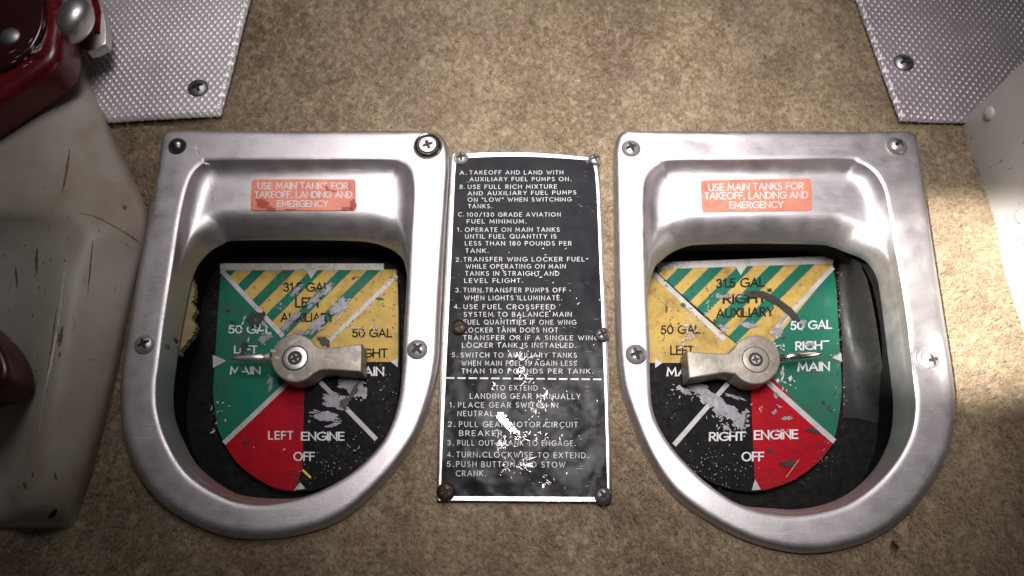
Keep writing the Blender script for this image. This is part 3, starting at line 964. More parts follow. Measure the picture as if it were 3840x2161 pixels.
gr = [bb(T, 880, 900, 95, 70, -0.5, z6), bb(T, 740, 1190, 35, 60, 0.3, z6, 0.6), bb(T, 570, 815, 18, 14, 0, z6), bb(T, 2110, 700, 38, 12, 0.1, z6), bb(T, 1840, 490, 22, 9, -0.5, z6),
      bb(B, 755, 795, 26, 20, 0, z6), bb(B, 1760, 400, 70, 40, -1.0, z6, 0.6), bb(B, 1850, 290, 30, 70, 0.5, z6, 0.5), bb(T, 1540, 1130, 70, 40, 0.6, z6), bb(T, 620, 930, 30, 12, 0.2, z6)]
gr += [bb(T, random.uniform(1750, 2270), random.uniform(450, 1000), random.uniform(3, 9), random.uniform(3, 7), 0, z6) for _ in range(45)]
gr += [bb(T, random.uniform(560, 1500), random.uniform(420, 900), random.uniform(3, 7), random.uniform(3, 6), 0, z6) for _ in range(30)]
flat('grime_specks', gr, M['grime'], dl)
ds = sl(B, 1750, 1000, 190, 110, 190, 6, 22, 10) + sl(B, 2150, 420, 70, 170, 90, 6, 20, 9) + sl(T, 460, 900, 25, 260, 60, 8, 26, 10) + sl(B, 470, 480, 40, 170, 60, 8, 30, 14) + sl(B, 1290, 1160, 60, 40, 50, 10, 40, 20) + sl(T, 2240, 480, 40, 90, 50, 6, 22, 10) + sl(T, 1500, 375, 420, 18, 60, 6, 26, 9)
flat('dust_specks', ds, M['dust'], dl)
fl = sl(T, 1700, 800, 60, 40, 22, 15, 60, 9) + sl(T, 1480, 960, 60, 30, 14, 12, 45, 8) + sl(T, 1780, 920, 110, 70, 26, 15, 70, 12) + sl(T, 1650, 1060, 50, 30, 10, 15, 60, 14)
fl += sl(T, 1950, 1020, 90, 40, 16, 20, 70, 18) + sl(B, 480, 560, 60, 110, 12, 25, 70, 22) + sl(B, 2150, 300, 70, 150, 30, 8, 30, 7) + sl(B, 1850, 850, 170, 90, 50, 8, 28, 8) + sl(B, 1650, 1050, 140, 60, 40, 8, 26, 9)
fl += sl(B, 540, 420, 50, 40, 6, 30, 60, 30) + sl(T, 900, 960, 50, 50, 12, 20, 60, 16) + sl(B, 1150, 875, 5, 5, 1, 25, 30, 20) + sl(B, 840, 845, 5, 5, 1, 25, 30, 12)
fl += sl(T, 760, 1040, 20, 70, 5, 40, 90, 22, ang=110, spread=40)
flat('paint_specks', fl, M['flake'], dl)
random.seed(77)
edge = catmull([Vector((x, y, 0)) for x, y in [(706, 1022), (724, 1045), (731, 1095), (722, 1130), (730, 1165), (719, 1190), (731, 1215), (726, 1250), (704, 1282), (688, 1300), (672, 1330)]], 6, False)
foam_pts = [(635, 1015)] + [(p.x + random.uniform(-5, 5), p.y + random.uniform(-3, 3)) for p in edge] + [(635, 1335)]
prism('carpet_edge', [P(x, y, -0.0145) for x, y in foam_pts][::-1], -0.0185, -0.0145, M['foam'], dl, 0.0002, 1)

# right dial --------------------------------------------------------
dr, T, B, z = dial('right', 'sectored selector dial reading RIGHT ENGINE, green sector facing the cream panel')
z1, z2, z3, z4, z5, z6, z7 = z + E, z + 2 * E, z + 3 * E, z + 4 * E, z + 5.2 * E, z + 6 * E, z + 7 * E
pts = [T(150, 350), T(420, 328), T(2062, 266), T(2090, 540), T(2140, 1449), *curve([B(2145, 300), B(2110, 600), B(2050, 820), B(1900, 1010), B(1640, 1195), B(1340, 1296),
       B(1100, 1290), B(850, 1220), B(600, 1060), B(400, 850), B(260, 600), B(180, 300)]), T(170, 1400), T(150, 900)]
prism('dial_plate', [P(x, y, z) for x, y in pts][::-1], z - 0.002, z, M['black'], dr, 0.0002, 1)
cxy = T(1285, 1330)
flat('yellow_sector', [poly([T(180, 400), cxy, T(1285, 1345), T(200, 1345), T(170, 900)], z1)], M['yellow'], dr)
flat('green_sector', [poly([T(2050, 400), T(2078, 540), T(2132, 1449), *curve([B(2137, 300), B(2102, 600), B(2050, 806)]), cxy], z1)], M['green'], dr)
flat('red_sector', [poly([B(1215, 40), cxy, *curve([B(2052, 808), B(1900, 1003), B(1640, 1188), B(1340, 1288)]), B(1262, 1180), B(1240, 700)], z1)], M['red'], dr)
tri = [T(240, 398), T(2045, 342), T(2052, 395), cxy]
flat('striped_sector', [poly(tri, z1)], M['yellow'], dr)
bands = [(T(a, y), T(b, y)) for a, b, y in ((150, 340, 400), (490, 642, 394), (802, 952, 386), (1090, 1245, 378), (1408, 1560, 368), (1715, 1862, 358))]
flat('green_stripes', stripes(bands, 1.0, tri, 0), M['green'], dr)
each('divider_line', [poly([T(250, 340), T(420, 330), T(2062, 268), T(2048, 345), T(1182, 372), T(1122, 462), T(1070, 376), T(300, 402)], z3),
    line(T(235, 435), T(960, 1115), 18, z3), line(T(2050, 385), T(1430, 1050), 17, z3), line(B(1390, 195), B(2065, 795), 20, z3), line(B(1010, 190), B(450, 830), 18, z3)], 'white', dr)
each('index_mark', [poly([T(260, 1300), T(330, 1345), T(260, 1398)], z3), poly([T(2042, 1292), T(2130, 1243), T(2142, 1335)], z3), poly([B(1232, 1286), B(1265, 1175), B(1325, 1280)], z3)], 'white', dr)
bk = tx(T, '31.5 GAL', 880, 1358, 588, 505, yb1=572) + tx(T, 'RIGHT', 950, 1368, 742, 656, yb1=735) + tx(T, 'AUXILIARY', 880, 1448, 888, 806, yb1=868)
bk += tx(T, '50 GAL', 322, 708, 1052, 975, yb1=1043) + tx(T, 'LEFT', 418, 640, 1258, 1178)
wh = tx(B, 'MAIN', 382, 690, 132, 56) + tx(T, '50 GAL', 1628, 2032, 1010, 932, yb1=996) + tx(T, 'RIGHT', 1678, 2003, 1215, 1137, yb1=1203, wear=0.08) + tx(T, 'MAIN', 1700, 2010, 1426, 1347, yb1=1420)
wh += tx(B, 'RIGHT', 810, 1152, 786, 708, yb1=780, w=0.18) + tx(B, 'ENGINE', 1262, 1690, 772, 690, yb1=762, w=0.18) + tx(B, 'OFF', 1137, 1348, 988, 906, w=0.18)
letter(bk, 'black_lettering', 'ink_black', dr)
letter(wh, 'white_lettering', 'ink_white', dr)
random.seed(23)
wear = rg(B, 700, 260, 190, 60, 0.55, 44) + rg(B, 860, 400, 180, 80, 0.6, 50) + rg(B, 1000, 500, 160, 70, 0.5, 42) + rg(B, 1120, 600, 100, 70, 0.4, 26) + rg(B, 1060, 345, 120, 20, 0.3, 16) + rg(B, 550, 280, 90, 35, 0.5, 20)
wear += rg(B, 980, 650, 70, 30, 0.6, 12) + rg(B, 1180, 500, 45, 60, 0.3, 14) + rg(T, 950, 1000, 60, 40, 0.6, 14) + rg(T, 1210, 965, 90, 40, 0.1, 18) + rg(T, 1560, 905, 80, 28, -0.8, 14) + rg(T, 1490, 1040, 60, 60, 0.5, 20)
wear += rg(T, 960, 670, 110, 12, -0.15, 14) + rg(B, 1595, 560, 55, 26, -0.4, 3, 0.8) + rg(B, 1450, 505, 40, 20, -0.5, 3, 0.8) + rg(B, 1510, 440, 36, 12, 0, 3, 0.8) + rg(B, 1480, 330, 30, 40, 0, 8) + rg(T, 1820, 1160, 60, 36, 0.3, 12) + rg(T, 1740, 960, 40, 60, 0.3, 10) + rg(B, 1530, 690, 120, 30, 0, 5, 0.2)
letter(wear, 'wear_stain', 'bare', dr)
arcp = [T(1130, 650), T(1230, 648), T(1340, 655), T(1430, 695), T(1520, 750), T(1600, 815), T(1665, 880), T(1715, 930)]
wdt = [4, 11, 13, 13, 12, 14, 13, 4]
ga, gb = [], []
for i, p in enumerate(arcp):
    a = arcp[max(0, i - 1)]; b = arcp[min(len(arcp) - 1, i + 1)]
    dx, dy = b[0] - a[0], b[1] - a[1]; m = math.hypot(dx, dy)
    ga.append((p[0] - dy / m * wdt[i], p[1] + dx / m * wdt[i])); gb.append((p[0] + dy / m * wdt[i], p[1] - dx / m * wdt[i]))
gr = []
for i in range(len(arcp) - 1): gr.append(poly([ga[i], ga[i + 1], gb[i + 1], gb[i]], z6))
gr += [bb(T, 540, 760, 26, 20, 0.4, z6), bb(T, 585, 685, 16, 16, 0, z6), bb(T, 815, 660, 14, 9, 0, z6), bb(T, 1415, 612, 20, 22, 0, z6), bb(T, 865, 920, 17, 15, 0, z6), bb(T, 375, 800, 12, 40, 0.1, z6),
       bb(B, 1600, 1020, 75, 30, 0.0, z6), bb(B, 1415, 885, 20, 20, 0, z6), bb(B, 1955, 400, 12, 22, 0, z6), bb(B, 2030, 460, 18, 28, -0.5, z6), bb(B, 1850, 690, 60, 25, 0.3, z6), bb(T, 1560, 1088, 22, 9, 0, z6)]
gr += [bb(T, random.uniform(250, 800), random.uniform(480, 1250), random.uniform(3, 9), random.uniform(3, 8), 0, z6) for _ in range(50)]
gr += [bb(T, random.uniform(800, 2050), random.uniform(400, 1000), random.uniform(3, 6), random.uniform(3, 6), 0, z6) for _ in range(25)]
flat('grime_specks', gr, M['grime'], dr)
ds = sl(B, 780, 1030, 220, 120, 190, 6, 22, 10) + sl(B, 420, 450, 80, 160, 70, 6, 20, 9) + sl(T, 2105, 900, 22, 300, 110, 8, 28, 11) + sl(B, 2090, 350, 40, 220, 90, 8, 28, 14) + sl(B, 1950, 930, 60, 90, 60, 8, 28, 14) + sl(B, 1600, 1180, 200, 30, 60, 8, 30, 12) + sl(T, 400, 365, 110, 22, 60, 8, 28, 10) + sl(T, 350, 800, 90, 250, 90, 5, 16, 7)
flat('dust_specks', ds, M['dust'], dr)
fl = sl(T, 620, 950, 50, 90, 26, 20, 90, 13, ang=-65, spread=60) + sl(T, 560, 1080, 50, 70, 22, 20, 80, 20) + sl(T, 760, 830, 50, 40, 14, 15, 70, 9) + sl(T, 880, 720, 60, 40, 14, 15, 60, 10) + sl(T, 1020, 670, 80, 16, 16, 15, 60, 10, ang=-15, spread=50)
fl += sl(B, 640, 330, 70, 40, 26, 15, 50, 12) + sl(B, 540, 260, 60, 40, 18, 15, 45, 12) + sl(B, 900, 560, 90, 50, 30, 15, 50, 12) + sl(B, 1010, 660, 50, 30, 12, 20, 60, 16) + sl(B, 1130, 680, 50, 40, 14, 15, 50, 14)
fl += sl(B, 760, 1020, 170, 110, 60, 6, 26, 9) + sl(B, 430, 420, 80, 120, 20, 8, 24, 9) + sl(B, 1000, 1120, 160, 70, 40, 6, 22, 8) + sl(T, 1520, 1180, 40, 50, 14, 25, 80, 34) + sl(B, 1530, 100, 30, 60, 10, 40, 100, 45, ang=95, spread=40)
fl += sl(B, 1560, 250, 60, 40, 16, 20, 60, 18) + sl(B, 1310, 450, 30, 40, 8, 15, 40, 12) + sl(T, 930, 1060, 40, 30, 12, 20, 60, 25) + sl(B, 2060, 250, 60, 150, 24, 8, 24, 9) + sl(B, 1960, 900, 60, 90, 16, 8, 30, 7) + sl(T, 2110, 800, 15, 250, 26, 8, 30, 9)
flat('paint_specks', fl, M['flake'], dr)
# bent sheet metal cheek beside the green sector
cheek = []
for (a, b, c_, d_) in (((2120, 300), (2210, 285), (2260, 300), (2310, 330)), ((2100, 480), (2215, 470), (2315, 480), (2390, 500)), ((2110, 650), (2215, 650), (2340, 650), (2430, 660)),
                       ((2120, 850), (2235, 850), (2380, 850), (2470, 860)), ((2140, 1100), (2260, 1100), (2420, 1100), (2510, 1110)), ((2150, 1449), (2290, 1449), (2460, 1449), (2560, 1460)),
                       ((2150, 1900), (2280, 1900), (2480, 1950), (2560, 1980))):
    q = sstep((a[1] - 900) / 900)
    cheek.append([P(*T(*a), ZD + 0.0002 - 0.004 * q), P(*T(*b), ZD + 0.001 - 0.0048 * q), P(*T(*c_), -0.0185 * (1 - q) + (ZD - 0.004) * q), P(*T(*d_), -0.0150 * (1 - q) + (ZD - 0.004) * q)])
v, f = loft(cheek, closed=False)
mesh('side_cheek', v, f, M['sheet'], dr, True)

# ------------------------------------------------------------------ selector knobs
def knob(side, label):
    T, B = (LT, LB) if side == 'left' else (RT, RB)
    zt, zb = ZD + 0.0165, ZD + 0.0035
    hub = T(1250, 1297) if side == 'left' else T(1272, 1312)
    sgn = 1 if side == 'left' else -1
    r = 243 / 2.683 if side == 'left' else 248 / 2.683
    t = thing('rotary_selector', label, 'selector knob', P(hub[0], hub[1], ZD), 'cast rotary selectors')
    if side == 'left':
        arm = [T(1455, 1168), T(1500, 1190), T(1580, 1192), T(1700, 1180), T(1925, 1150), T(1922, 1437), T(1760, 1425), T(1600, 1412), T(1500, 1420), T(1440, 1452)]
    else:
        arm = [T(1065, 1455), T(1010, 1450), T(950, 1445), T(820, 1468), T(600, 1503), T(572, 1222), T(760, 1240), T(900, 1247), T(1000, 1243), T(1050, 1205)]
    a0 = math.atan2(arm[-1][1] - hub[1], arm[-1][0] - hub[0]); a1 = math.atan2(arm[0][1] - hub[1], arm[0][0] - hub[0])
    pts = [P(x, y, zt) for x, y in arm]
    while a1 < a0: a1 += 2 * math.pi
    for i in range(1, 30):
        a = a0 + (a1 - a0) * i / 30
        pts.append(P(hub[0] + r * math.cos(a), hub[1] + r * math.sin(a), zt))
    ar = sum(pts[i].x * pts[(i + 1) % len(pts)].y - pts[(i + 1) % len(pts)].x * pts[i].y for i in range(len(pts)))
    if ar < 0: pts = pts[::-1]
    prism('knob_body', pts, zb, zt, M['cast'], t, 0.0008, 3)
    c = P(hub[0], hub[1], zt)
    lathe('shaft', Vector((c.x, c.y, ZD)), [(0.0085, 0.0), (0.0085, 0.0042)], M['dark_steel'], t)
    k = 0.000133
    if side == 'left':
        lathe('washer', c, [(0.0056, -0.0002), (0.0056, 0.0002), (0.0053, 0.00035), (0.0034, 0.00035), (0.0033, -0.0004)], M['ring'], t, seg=48)
        lathe('seam', c, [(0.0062, 0.00004), (0.0057, 0.00006)], M['recess'], t, seg=48)
        screw(t, c - Vector((0, 0, 0.0002)), 0.0033, 0.0005, M['steel'], 0.5, countersunk=True, depth=1.2)
    else:
        lathe('seam', c, [(0.0064, 0.00004), (0.0060, 0.00006)], M['recess'], t, seg=48)
        lathe('washer', c, [(0.0060, -0.0002), (0.0060, 0.0001), (0.0057, 0.0002), (0.0033, 0.0002), (0.0031, -0.0003)], M['cast'], t, seg=48)
        lathe('screw_seam', c, [(0.0034, 0.00024), (0.0030, 0.00026)], M['recess'], t, seg=40)
        screw(t, c - Vector((0, 0, 0.0001)), 0.0029, 0.0007, M['steel'], 0.2, countersunk=True, depth=1.2)
    # tapered pointer pin pressed into the hub
    if side == 'left': p0, p1 = T(1010, 1290), T(600, 1300)
    else: p0, p1 = T(1500, 1297), T(1945, 1252)
    zz = ZD + 0.0105
    a, b = P(*p0, zz), P(*p1, zz - 0.001)
    ln = (b - a).length; ax = (b - a).normalized()
    prof = [(0.0021, 0), (0.0021, 0.12 * ln), (0.0013, 0.15 * ln), (0.0013, 0.2 * ln), (0.0019, 0.24 * ln), (0.0018, 0.5 * ln), (0.0013, 0.8 * ln), (0.0006, 0.97 * ln), (0.00002, ln)]
    lathe('pointer', a, prof, M['bright_steel'] if side == 'right' else M['ring'], t, axis=ax, seg=24)
    # paint left on the worn casting
    random.seed(5 if side == 'left' else 9)
    ps = []
    if side == 'left':
        for (x, y, rx, ry, ro) in ((1245, 1130, 55, 22, -0.5), (1030, 1225, 30, 14, 0.3), (1070, 1290, 24, 12, 0), (1730, 1240, 22, 45, 0.2), (1640, 1270, 60, 20, 0.1), (1860, 1260, 40, 60, 0.3), (1600, 1330, 40, 26, 0.4), (1760, 1370, 60, 22, 0.1), (1510, 1270, 50, 30, 0.3), (1210, 1490, 35, 20, 0)):
            p = T(x, y); ps.append(blob(p[0], p[1], rx / 2.683, ry / 2.683, ro, zt + 0.00006, 0.5, 20))
        flat('paint_remnant', ps, M['remnant'], t)
    else:
        for (x, y, rx, ry, ro) in ((700, 1310, 14, 8, 0), (820, 1400, 18, 8, 0.3), (1130, 1150, 12, 12, 0), (1220, 1135, 10, 8, 0), (1430, 1300, 10, 14, 0), (1180, 1480, 12, 8, 0), (640, 1450, 9, 9, 0), (900, 1330, 10, 5, 0.4), (1390, 1440, 12, 9, 0)):
            p = T(x, y); ps.append(blob(p[0], p[1], rx / 2.683, ry / 2.683, ro, zt + 0.00006, 0.5, 16))
        for _ in range(60):
            x, y = random.uniform(610, 1480), random.uniform(1240, 1460)
            p = T(x, y); rr_ = random.uniform(2.5, 7); ps.append(blob(p[0], p[1], rr_ / 2.0, rr_ / 3.0, random.uniform(0, 3), zt + 0.00006, 0.4, 10))
        flat('pit_specks', ps, M['dark_steel'], t)
    return t
knob('left', 'cast selector with peeling finish and white washer, its pin towards the white cover')
knob('right', 'evenly worn cast selector without white washer, its pin towards the cream panel')

# ------------------------------------------------------------------ instruction placard
ZPL = 0.0030
pc = P(1965, 1230, ZPL)
def pz(x, y):
    """shallow crumples of the thin plate"""
    v = Vector((x * 62, y * 62, 1.7))
    k = 0.35 + 0.65 * sstep((0.03 - y) / 0.06)
    return 0.0004 * k * noise.noise(v) + 0.00014 * k * noise.noise(v * 2.3)
pt = thing('instruction_placard', 'black enamelled placard of white fuel and landing gear instructions between the bezels', 'placard', P(1965, 1230, 0))
def plate_grid(left, right, n, m, z, top=None, bot=None):
    """grid between two side poly-lines"""
    L_ = catmull([Vector((*p, 0)) for p in left], 12, False); R_ = catmull([Vector((*p, 0)) for p in right], 12, False)
    def at(c, t):
        k = t * (len(c) - 1); i = min(int(k), len(c) - 2)
        return c[i].lerp(c[i + 1], k - i)
    verts = []
    for j in range(m + 1):
        a, b = at(L_, j / m), at(R_, j / m)
        for i in range(n + 1):
            s = a.lerp(b, i / n)
            yy = s.y
            if top is not None:
                yy += top(i / n) * (1 - sstep(j / m / 0.06)) 
            p = P(s.x, yy, z)
            verts.append(P(s.x, yy, z + pz(p.x, p.y)))
    faces = [(j * (n + 1) + i, j * (n + 1) + i + 1, (j + 1) * (n + 1) + i + 1, (j + 1) * (n + 1) + i) for j in range(m) for i in range(n)]
    return verts, faces
lf = [(1694, 577), (1688, 650), (1672, 960), (1650, 1410), (1640, 1750), (1637, 1879)]
rt = [(2228, 592), (2250, 660), (2264, 960), (2283, 1410), (2293, 1800), (2292, 1883)]
bow = lambda s: -14 * math.sin(math.pi * s)
v, f = plate_grid(lf, rt, 60, 120, ZPL, bow)
pb = mesh('plate', v, f, M['placard_alu'], pt, True)
sd = pb.modifiers.new('thickness', 'SOLIDIFY'); sd.thickness = 0.0012; sd.offset = -1.0
lf2 = [(1714, 594), (1706, 660), (1692, 975), (1671, 1420), (1656, 1750), (1653, 1861)]
rt2 = [(2216, 602), (2234, 670), (2248, 975), (2266, 1420), (2276, 1750), (2278, 1865)]
v, f = plate_grid(lf2, rt2, 90, 190, ZPL + 0.00015, lambda s: -11 * math.sin(math.pi * s))
mesh('enamel_face', v, f, M['placard_black'], pt, True)
LINES = [
 (C5, 'A.', 505, 580, 412, 412, 42), (C5, 'TAKEOFF AND LAND WITH', 619, 1690, 410, 410, 42), (C5, 'AUXILIARY FUEL PUMPS ON.', 620, 1780, 488, 486, 42),
 (C5, 'B.', 508, 560, 574, 574, 40), (C5, 'USE FULL RICH MIXTURE', 599, 1617, 577, 573, 44), (C5, 'AND AUXILIARY FUEL PUMPS', 598, 1838, 651, 640, 42),
 (C5, 'ON "LOW" WHEN SWITCHING', 598, 1785, 724, 720, 43), (C5, 'TANKS.', 602, 872, 799, 799, 43),
 (C5, 'C.', 487, 545, 893, 893, 43), (C5, '100/130 GRADE AVIATION', 587, 1660, 896, 894, 43), (C5, 'FUEL MINIMUM.', 588, 1266, 974, 974, 43),
 (C5, '1.', 477, 518, 1068, 1068, 43), (C5, 'OPERATE ON MAIN TANKS', 567, 1648, 1071, 1069, 45), (C5, 'UNTIL FUEL QUANTITY IS', 568, 1612, 1148, 1147, 45),
 (C5, 'LESS THAN 180 POUNDS PER', 566, 1785, 1227, 1228, 45), (C5, 'TANK.', 572, 830, 1312, 1312, 45),
 (C5, '2.', 462, 518, 1414, 1414, 44), (C5, 'TRANSFER WING LOCKER FUEL', 549, 1935, 1412, 1410, 46), (C6, 'WHILE OPERATING ON MAIN', 575, 1718, 144, 143, 46),
 (C6, 'TANKS IN STRAIGHT AND', 569, 1643, 225, 226, 47), (C6, 'LEVEL FLIGHT.', 559, 1225, 308, 307, 47),
 (C6, '3.', 457, 512, 417, 417, 47), (C6, 'TURN TRANSFER PUMPS OFF', 549, 1720, 417, 417, 48), (C6, 'WHEN LIGHTS ILLUMINATE.', 557, 1675, 508, 508, 49),
 (C6, '4.', 440, 500, 606, 606, 47), (C6, 'USE FUEL CROSSFEED', 550, 1598, 609, 611, 49), (C6, 'SYSTEM TO BALANCE MAIN', 552, 1786, 697, 697, 49),
 (C6, 'FUEL QUANTITIES IF ONE WING', 550, 1838, 786, 789, 49), (C6, 'LOCKER TANK DOES NOT', 558, 1628, 878, 878, 50),
 (C6, 'TRANSFER OR IF A SINGLE WING', 547, 2105, 965, 968, 49), (C6, 'LOCKER TANK IS INSTALLED.', 533, 1836, 1052, 1055, 51),
 (C6, '5.', 415, 475, 1163, 1163, 48), (C6, 'SWITCH TO AUXILIARY TANKS', 517, 1845, 1165, 1168, 51), (C6, 'WHEN MAIN FUEL IS AGAIN LESS', 525, 1842, 1261, 1262, 52),
 (C6, 'THAN 180 POUNDS PER TANK.', 527, 2033, 1349, 1353, 51),
 (C7, 'TO EXTEND', 850, 1293, 152, 153, 50), (C7, 'LANDING GEAR MANUALLY', 577, 1750, 241, 246, 52),
 (C7, '1.', 360, 405, 333, 333, 49), (C7, 'PLACE GEAR SWITCH IN', 453, 1510, 335, 338, 51), (C7, 'NEUTRAL.', 445, 850, 427, 428, 51),
 (C7, '2.', 344, 410, 540, 540, 51), (C7, 'PULL GEAR MOTOR CIRCUIT', 462, 1720, 542, 548, 53), (C7, 'BREAKER.', 464, 950, 638, 640, 53),
 (C7, '3.', 337, 395, 739, 739, 52), (C7, 'PULL OUT CRANK TO ENGAGE.', 444, 1695, 740, 746, 53),
 (C7, '4.', 336, 392, 864, 864, 54), (C7, 'TURN CLOCKWISE TO EXTEND.', 434, 1835, 866, 876, 55), (C7, '5.', 331, 400, 968, 968, 54),
 (C7, 'PUSH BUTTON AND STOW', 432, 1588, 968, 976, 55), (C7, 'CRANK.', 429, 742, 1068, 1068, 56),
]
ps = []
for fn, s, x0, x1, y0, y1, cap in LINES:
    a, b = fn(x0, y0), fn(x1, y1)
    sc_ = 3.0667 if fn is not C7 else 2.8429
    ps += text_polys(s, a[0], b[0], a[1], b[1], cap / sc_, ZPL + 0.0003, weight=0.112, track=0.42, space=0.55, zfun=pz)
for i in range(14):
    x0 = 345 + i * 130
    a, b = C6(x0, 1404 + i * 1.2), C6(x0 + 96, 1405 + i * 1.2)
    q = []
    for (X, Y) in ((a[0], a[1] - 3), (b[0], b[1] - 3), (b[0], b[1] + 3), (a[0], a[1] + 3)):
        p = P(X, Y, ZPL + 0.0003); q.append(P(X, Y, ZPL + 0.0003 + pz(p.x, p.y)))
    ps.append(q)
flat('lettering', ps, M['ink_white'], pt)
random.seed(31)
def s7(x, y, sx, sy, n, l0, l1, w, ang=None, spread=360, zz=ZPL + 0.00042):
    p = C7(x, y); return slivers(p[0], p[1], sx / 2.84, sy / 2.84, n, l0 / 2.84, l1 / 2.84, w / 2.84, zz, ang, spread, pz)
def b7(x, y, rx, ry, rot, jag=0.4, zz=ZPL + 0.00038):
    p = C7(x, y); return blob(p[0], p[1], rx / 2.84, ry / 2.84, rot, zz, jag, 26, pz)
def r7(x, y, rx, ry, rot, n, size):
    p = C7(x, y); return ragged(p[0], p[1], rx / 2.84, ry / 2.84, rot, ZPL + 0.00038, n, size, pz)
glare_scr = r7(960, 500, 135, 42, 0.75, 60, 0.17) + r7(920, 430, 60, 40, 0.5, 22, 0.2) + r7(1050, 590, 70, 24, 0.2, 22, 0.2) + r7(1360, 1170, 26, 22, 0, 8, 0.25) + r7(900, 720, 40, 24, 0.6, 10, 0.2) + r7(1180, 950, 60, 20, 0, 10, 0.2)  # first ragged patches paint glare as bright metal; the rest are scratches
glare_scr += s7(1000, 660, 110, 34, 26, 15, 50, 6) + s7(1340, 640, 80, 26, 14, 15, 45, 6) + s7(930, 740, 50, 40, 12, 15, 60, 6) + s7(1150, 960, 80, 34, 20, 15, 50, 7) + s7(960, 1020, 40, 50, 9, 15, 50, 5)
glare_scr += s7(1380, 1120, 60, 36, 12, 15, 60, 6) + s7(1290, 400, 45, 60, 14, 15, 60, 5) + s7(1370, 210, 45, 45, 12, 20, 70, 6, 60, 90) + s7(1170, 20, 60, 36, 14, 20, 70, 5) + s7(1150, -130, 80, 60, 18, 20, 70, 5) + s7(1100, -230, 70, 45, 12, 20, 80, 5)
glare_scr += s7(1200, 750, 350, 250, 40, 6, 26, 5) + s7(1100, -500, 400, 250, 40, 6, 24, 4.5) + s7(1300, -900, 350, 220, 34, 6, 36, 4.5) + s7(1200, 885, 20, 6, 2, 120, 200, 8, -18, 10) + s7(1380, 330, 60, 30, 8, 20, 50, 5) + s7(830, 100, 20, 30, 6, 20, 50, 5)
flat('glare_scratch_specks', glare_scr, M['placard_alu'], pt)
for (fn, x, y, rad, m, ro) in ((C5, 517, 222, 0.0036, 'steel', 0.2), (C5, 2055, 240, 0.0032, 'ring', 0.3), (C6, 492, 822, 0.0037, 'rust', 0.5), (C6, 2142, 908, 0.0035, 'dark_steel', 0.4), (C7, 318, 1235, 0.0038, 'rust', 0.3), (C7, 1998, 1280, 0.0037, 'dark_steel', 0.6)):
    q = fn(x, y); p = P(q[0], q[1], ZPL + 0.0006)
    screw(pt, p, rad, 0.0018, M[m], ro)

# ------------------------------------------------------------------ embossed kick sheets
def embossed(name_pts, z, mat, label, scr_px, rot, period):
    pg = [P(x, y, z) for x, y in name_pts]
    cen = sum(pg, Vector()) / len(pg); cen.z = 0
    t = thing('embossed_sheet', label, 'kick sheet', cen, 'embossed kick sheets over the carpet')
    x0, x1 = min(p.x for p in pg), max(p.x for p in pg); y0, y1 = min(p.y for p in pg), max(p.y for p in pg)
    st = 0.00042
    nx, ny = int((x1 - x0) / st) + 2, int((y1 - y0) / st) + 2
    bm = bmesh.new()
    cr, sr = math.cos(rot), math.sin(rot)
    vs = []
    area2 = sum(pg[i].x * pg[(i + 1) % len(pg)].y - pg[(i + 1) % len(pg)].x * pg[i].y for i in range(len(pg)))
    if area2 < 0: pg = pg[::-1]
    for j in range(ny):
        for i in range(nx):
            x, y = x0 + i * st, y0 + j * st
            u, v_ = x * cr + y * sr, -x * sr + y * cr
            u += 0.0005 * noise.noise(Vector((x * 60, y * 60, 8))); v_ += 0.0005 * noise.noise(Vector((x * 60, y * 60, 18)))
            h = math.cos(2 * math.pi * u / period[0]) * math.cos(2 * math.pi * v_ / period[1])
            dz = 0.00065 * (max(0, h) ** 0.8) * (0.8 + 0.5 * noise.noise(Vector((x * 80, y * 80, 28))))
            de = min(((p2 - p1).cross(Vector((x, y, 0)) - Vector((p1.x, p1.y, 0)))).z / max(1e-6, (p2 - p1).length) for p1, p2 in ((Vector((a.x, a.y, 0)), Vector((b.x, b.y, 0))) for a, b in zip(pg, pg[1:] + pg[:1])))
            curl = -0.0016 * max(0.0, 1 - max(de, -0.001) / 0.0028) ** 2
            vs.append(bm.verts.new((x - cen.x, y - cen.y, z + dz + curl - cen.z + 0.0010 * noise.noise(Vector((x * 24, y * 24, 5))))))
    for j in range(ny - 1):
        for i in range(nx - 1):
            bm.faces.new((vs[j * nx + i], vs[j * nx + i + 1], vs[(j + 1) * nx + i + 1], vs[(j + 1) * nx + i]))
    for a, b in zip(pg, pg[1:] + pg[:1]):
        d = b - a
        n = Vector((d.y, -d.x, 0)).normalized()
        bmesh.ops.bisect_plane(bm, geom=bm.verts[:] + bm.edges[:] + bm.faces[:], plane_co=(a.x - cen.x, a.y - cen.y, 0), plane_no=n, clear_outer=True)
    me = bpy.data.meshes.new('sheet'); bm.to_mesh(me); bm.free()
    me.materials.append(mat); me.shade_smooth()
    o = bpy.data.objects.new('sheet', me); C.objects.link(o); o.parent = t
    sd = o.modifiers.new('thickness', 'SOLIDIFY'); sd.thickness = 0.001; sd.offset = -1
    screw(t, P(*scr_px, z), 0.0053, 0.0022, M['dark_steel'], 0.5, depth=0.7)
    return t
embossed([(980, -170), (936, 0), (880, 225), (825, 430), (600, 444), (402, 456), (300, 340), (180, 100), (150, -170)], 0.0042, M['mat_pale'], 'silvery embossed kick sheet beside the red handle', (742, 331), R(4), (0.0034, 0.0048))
embossed([(3150, -190), (3213, -10), (3296, 225), (3376, 452), (3600, 456), (3690, 456), (4050, 300), (4050, -190)], 0.0040, M['mat_shaded'], 'shade-coloured embossed kick sheet ending at the cream wall panel', (3390, 236), R(-8), (0.0034, 0.0052))

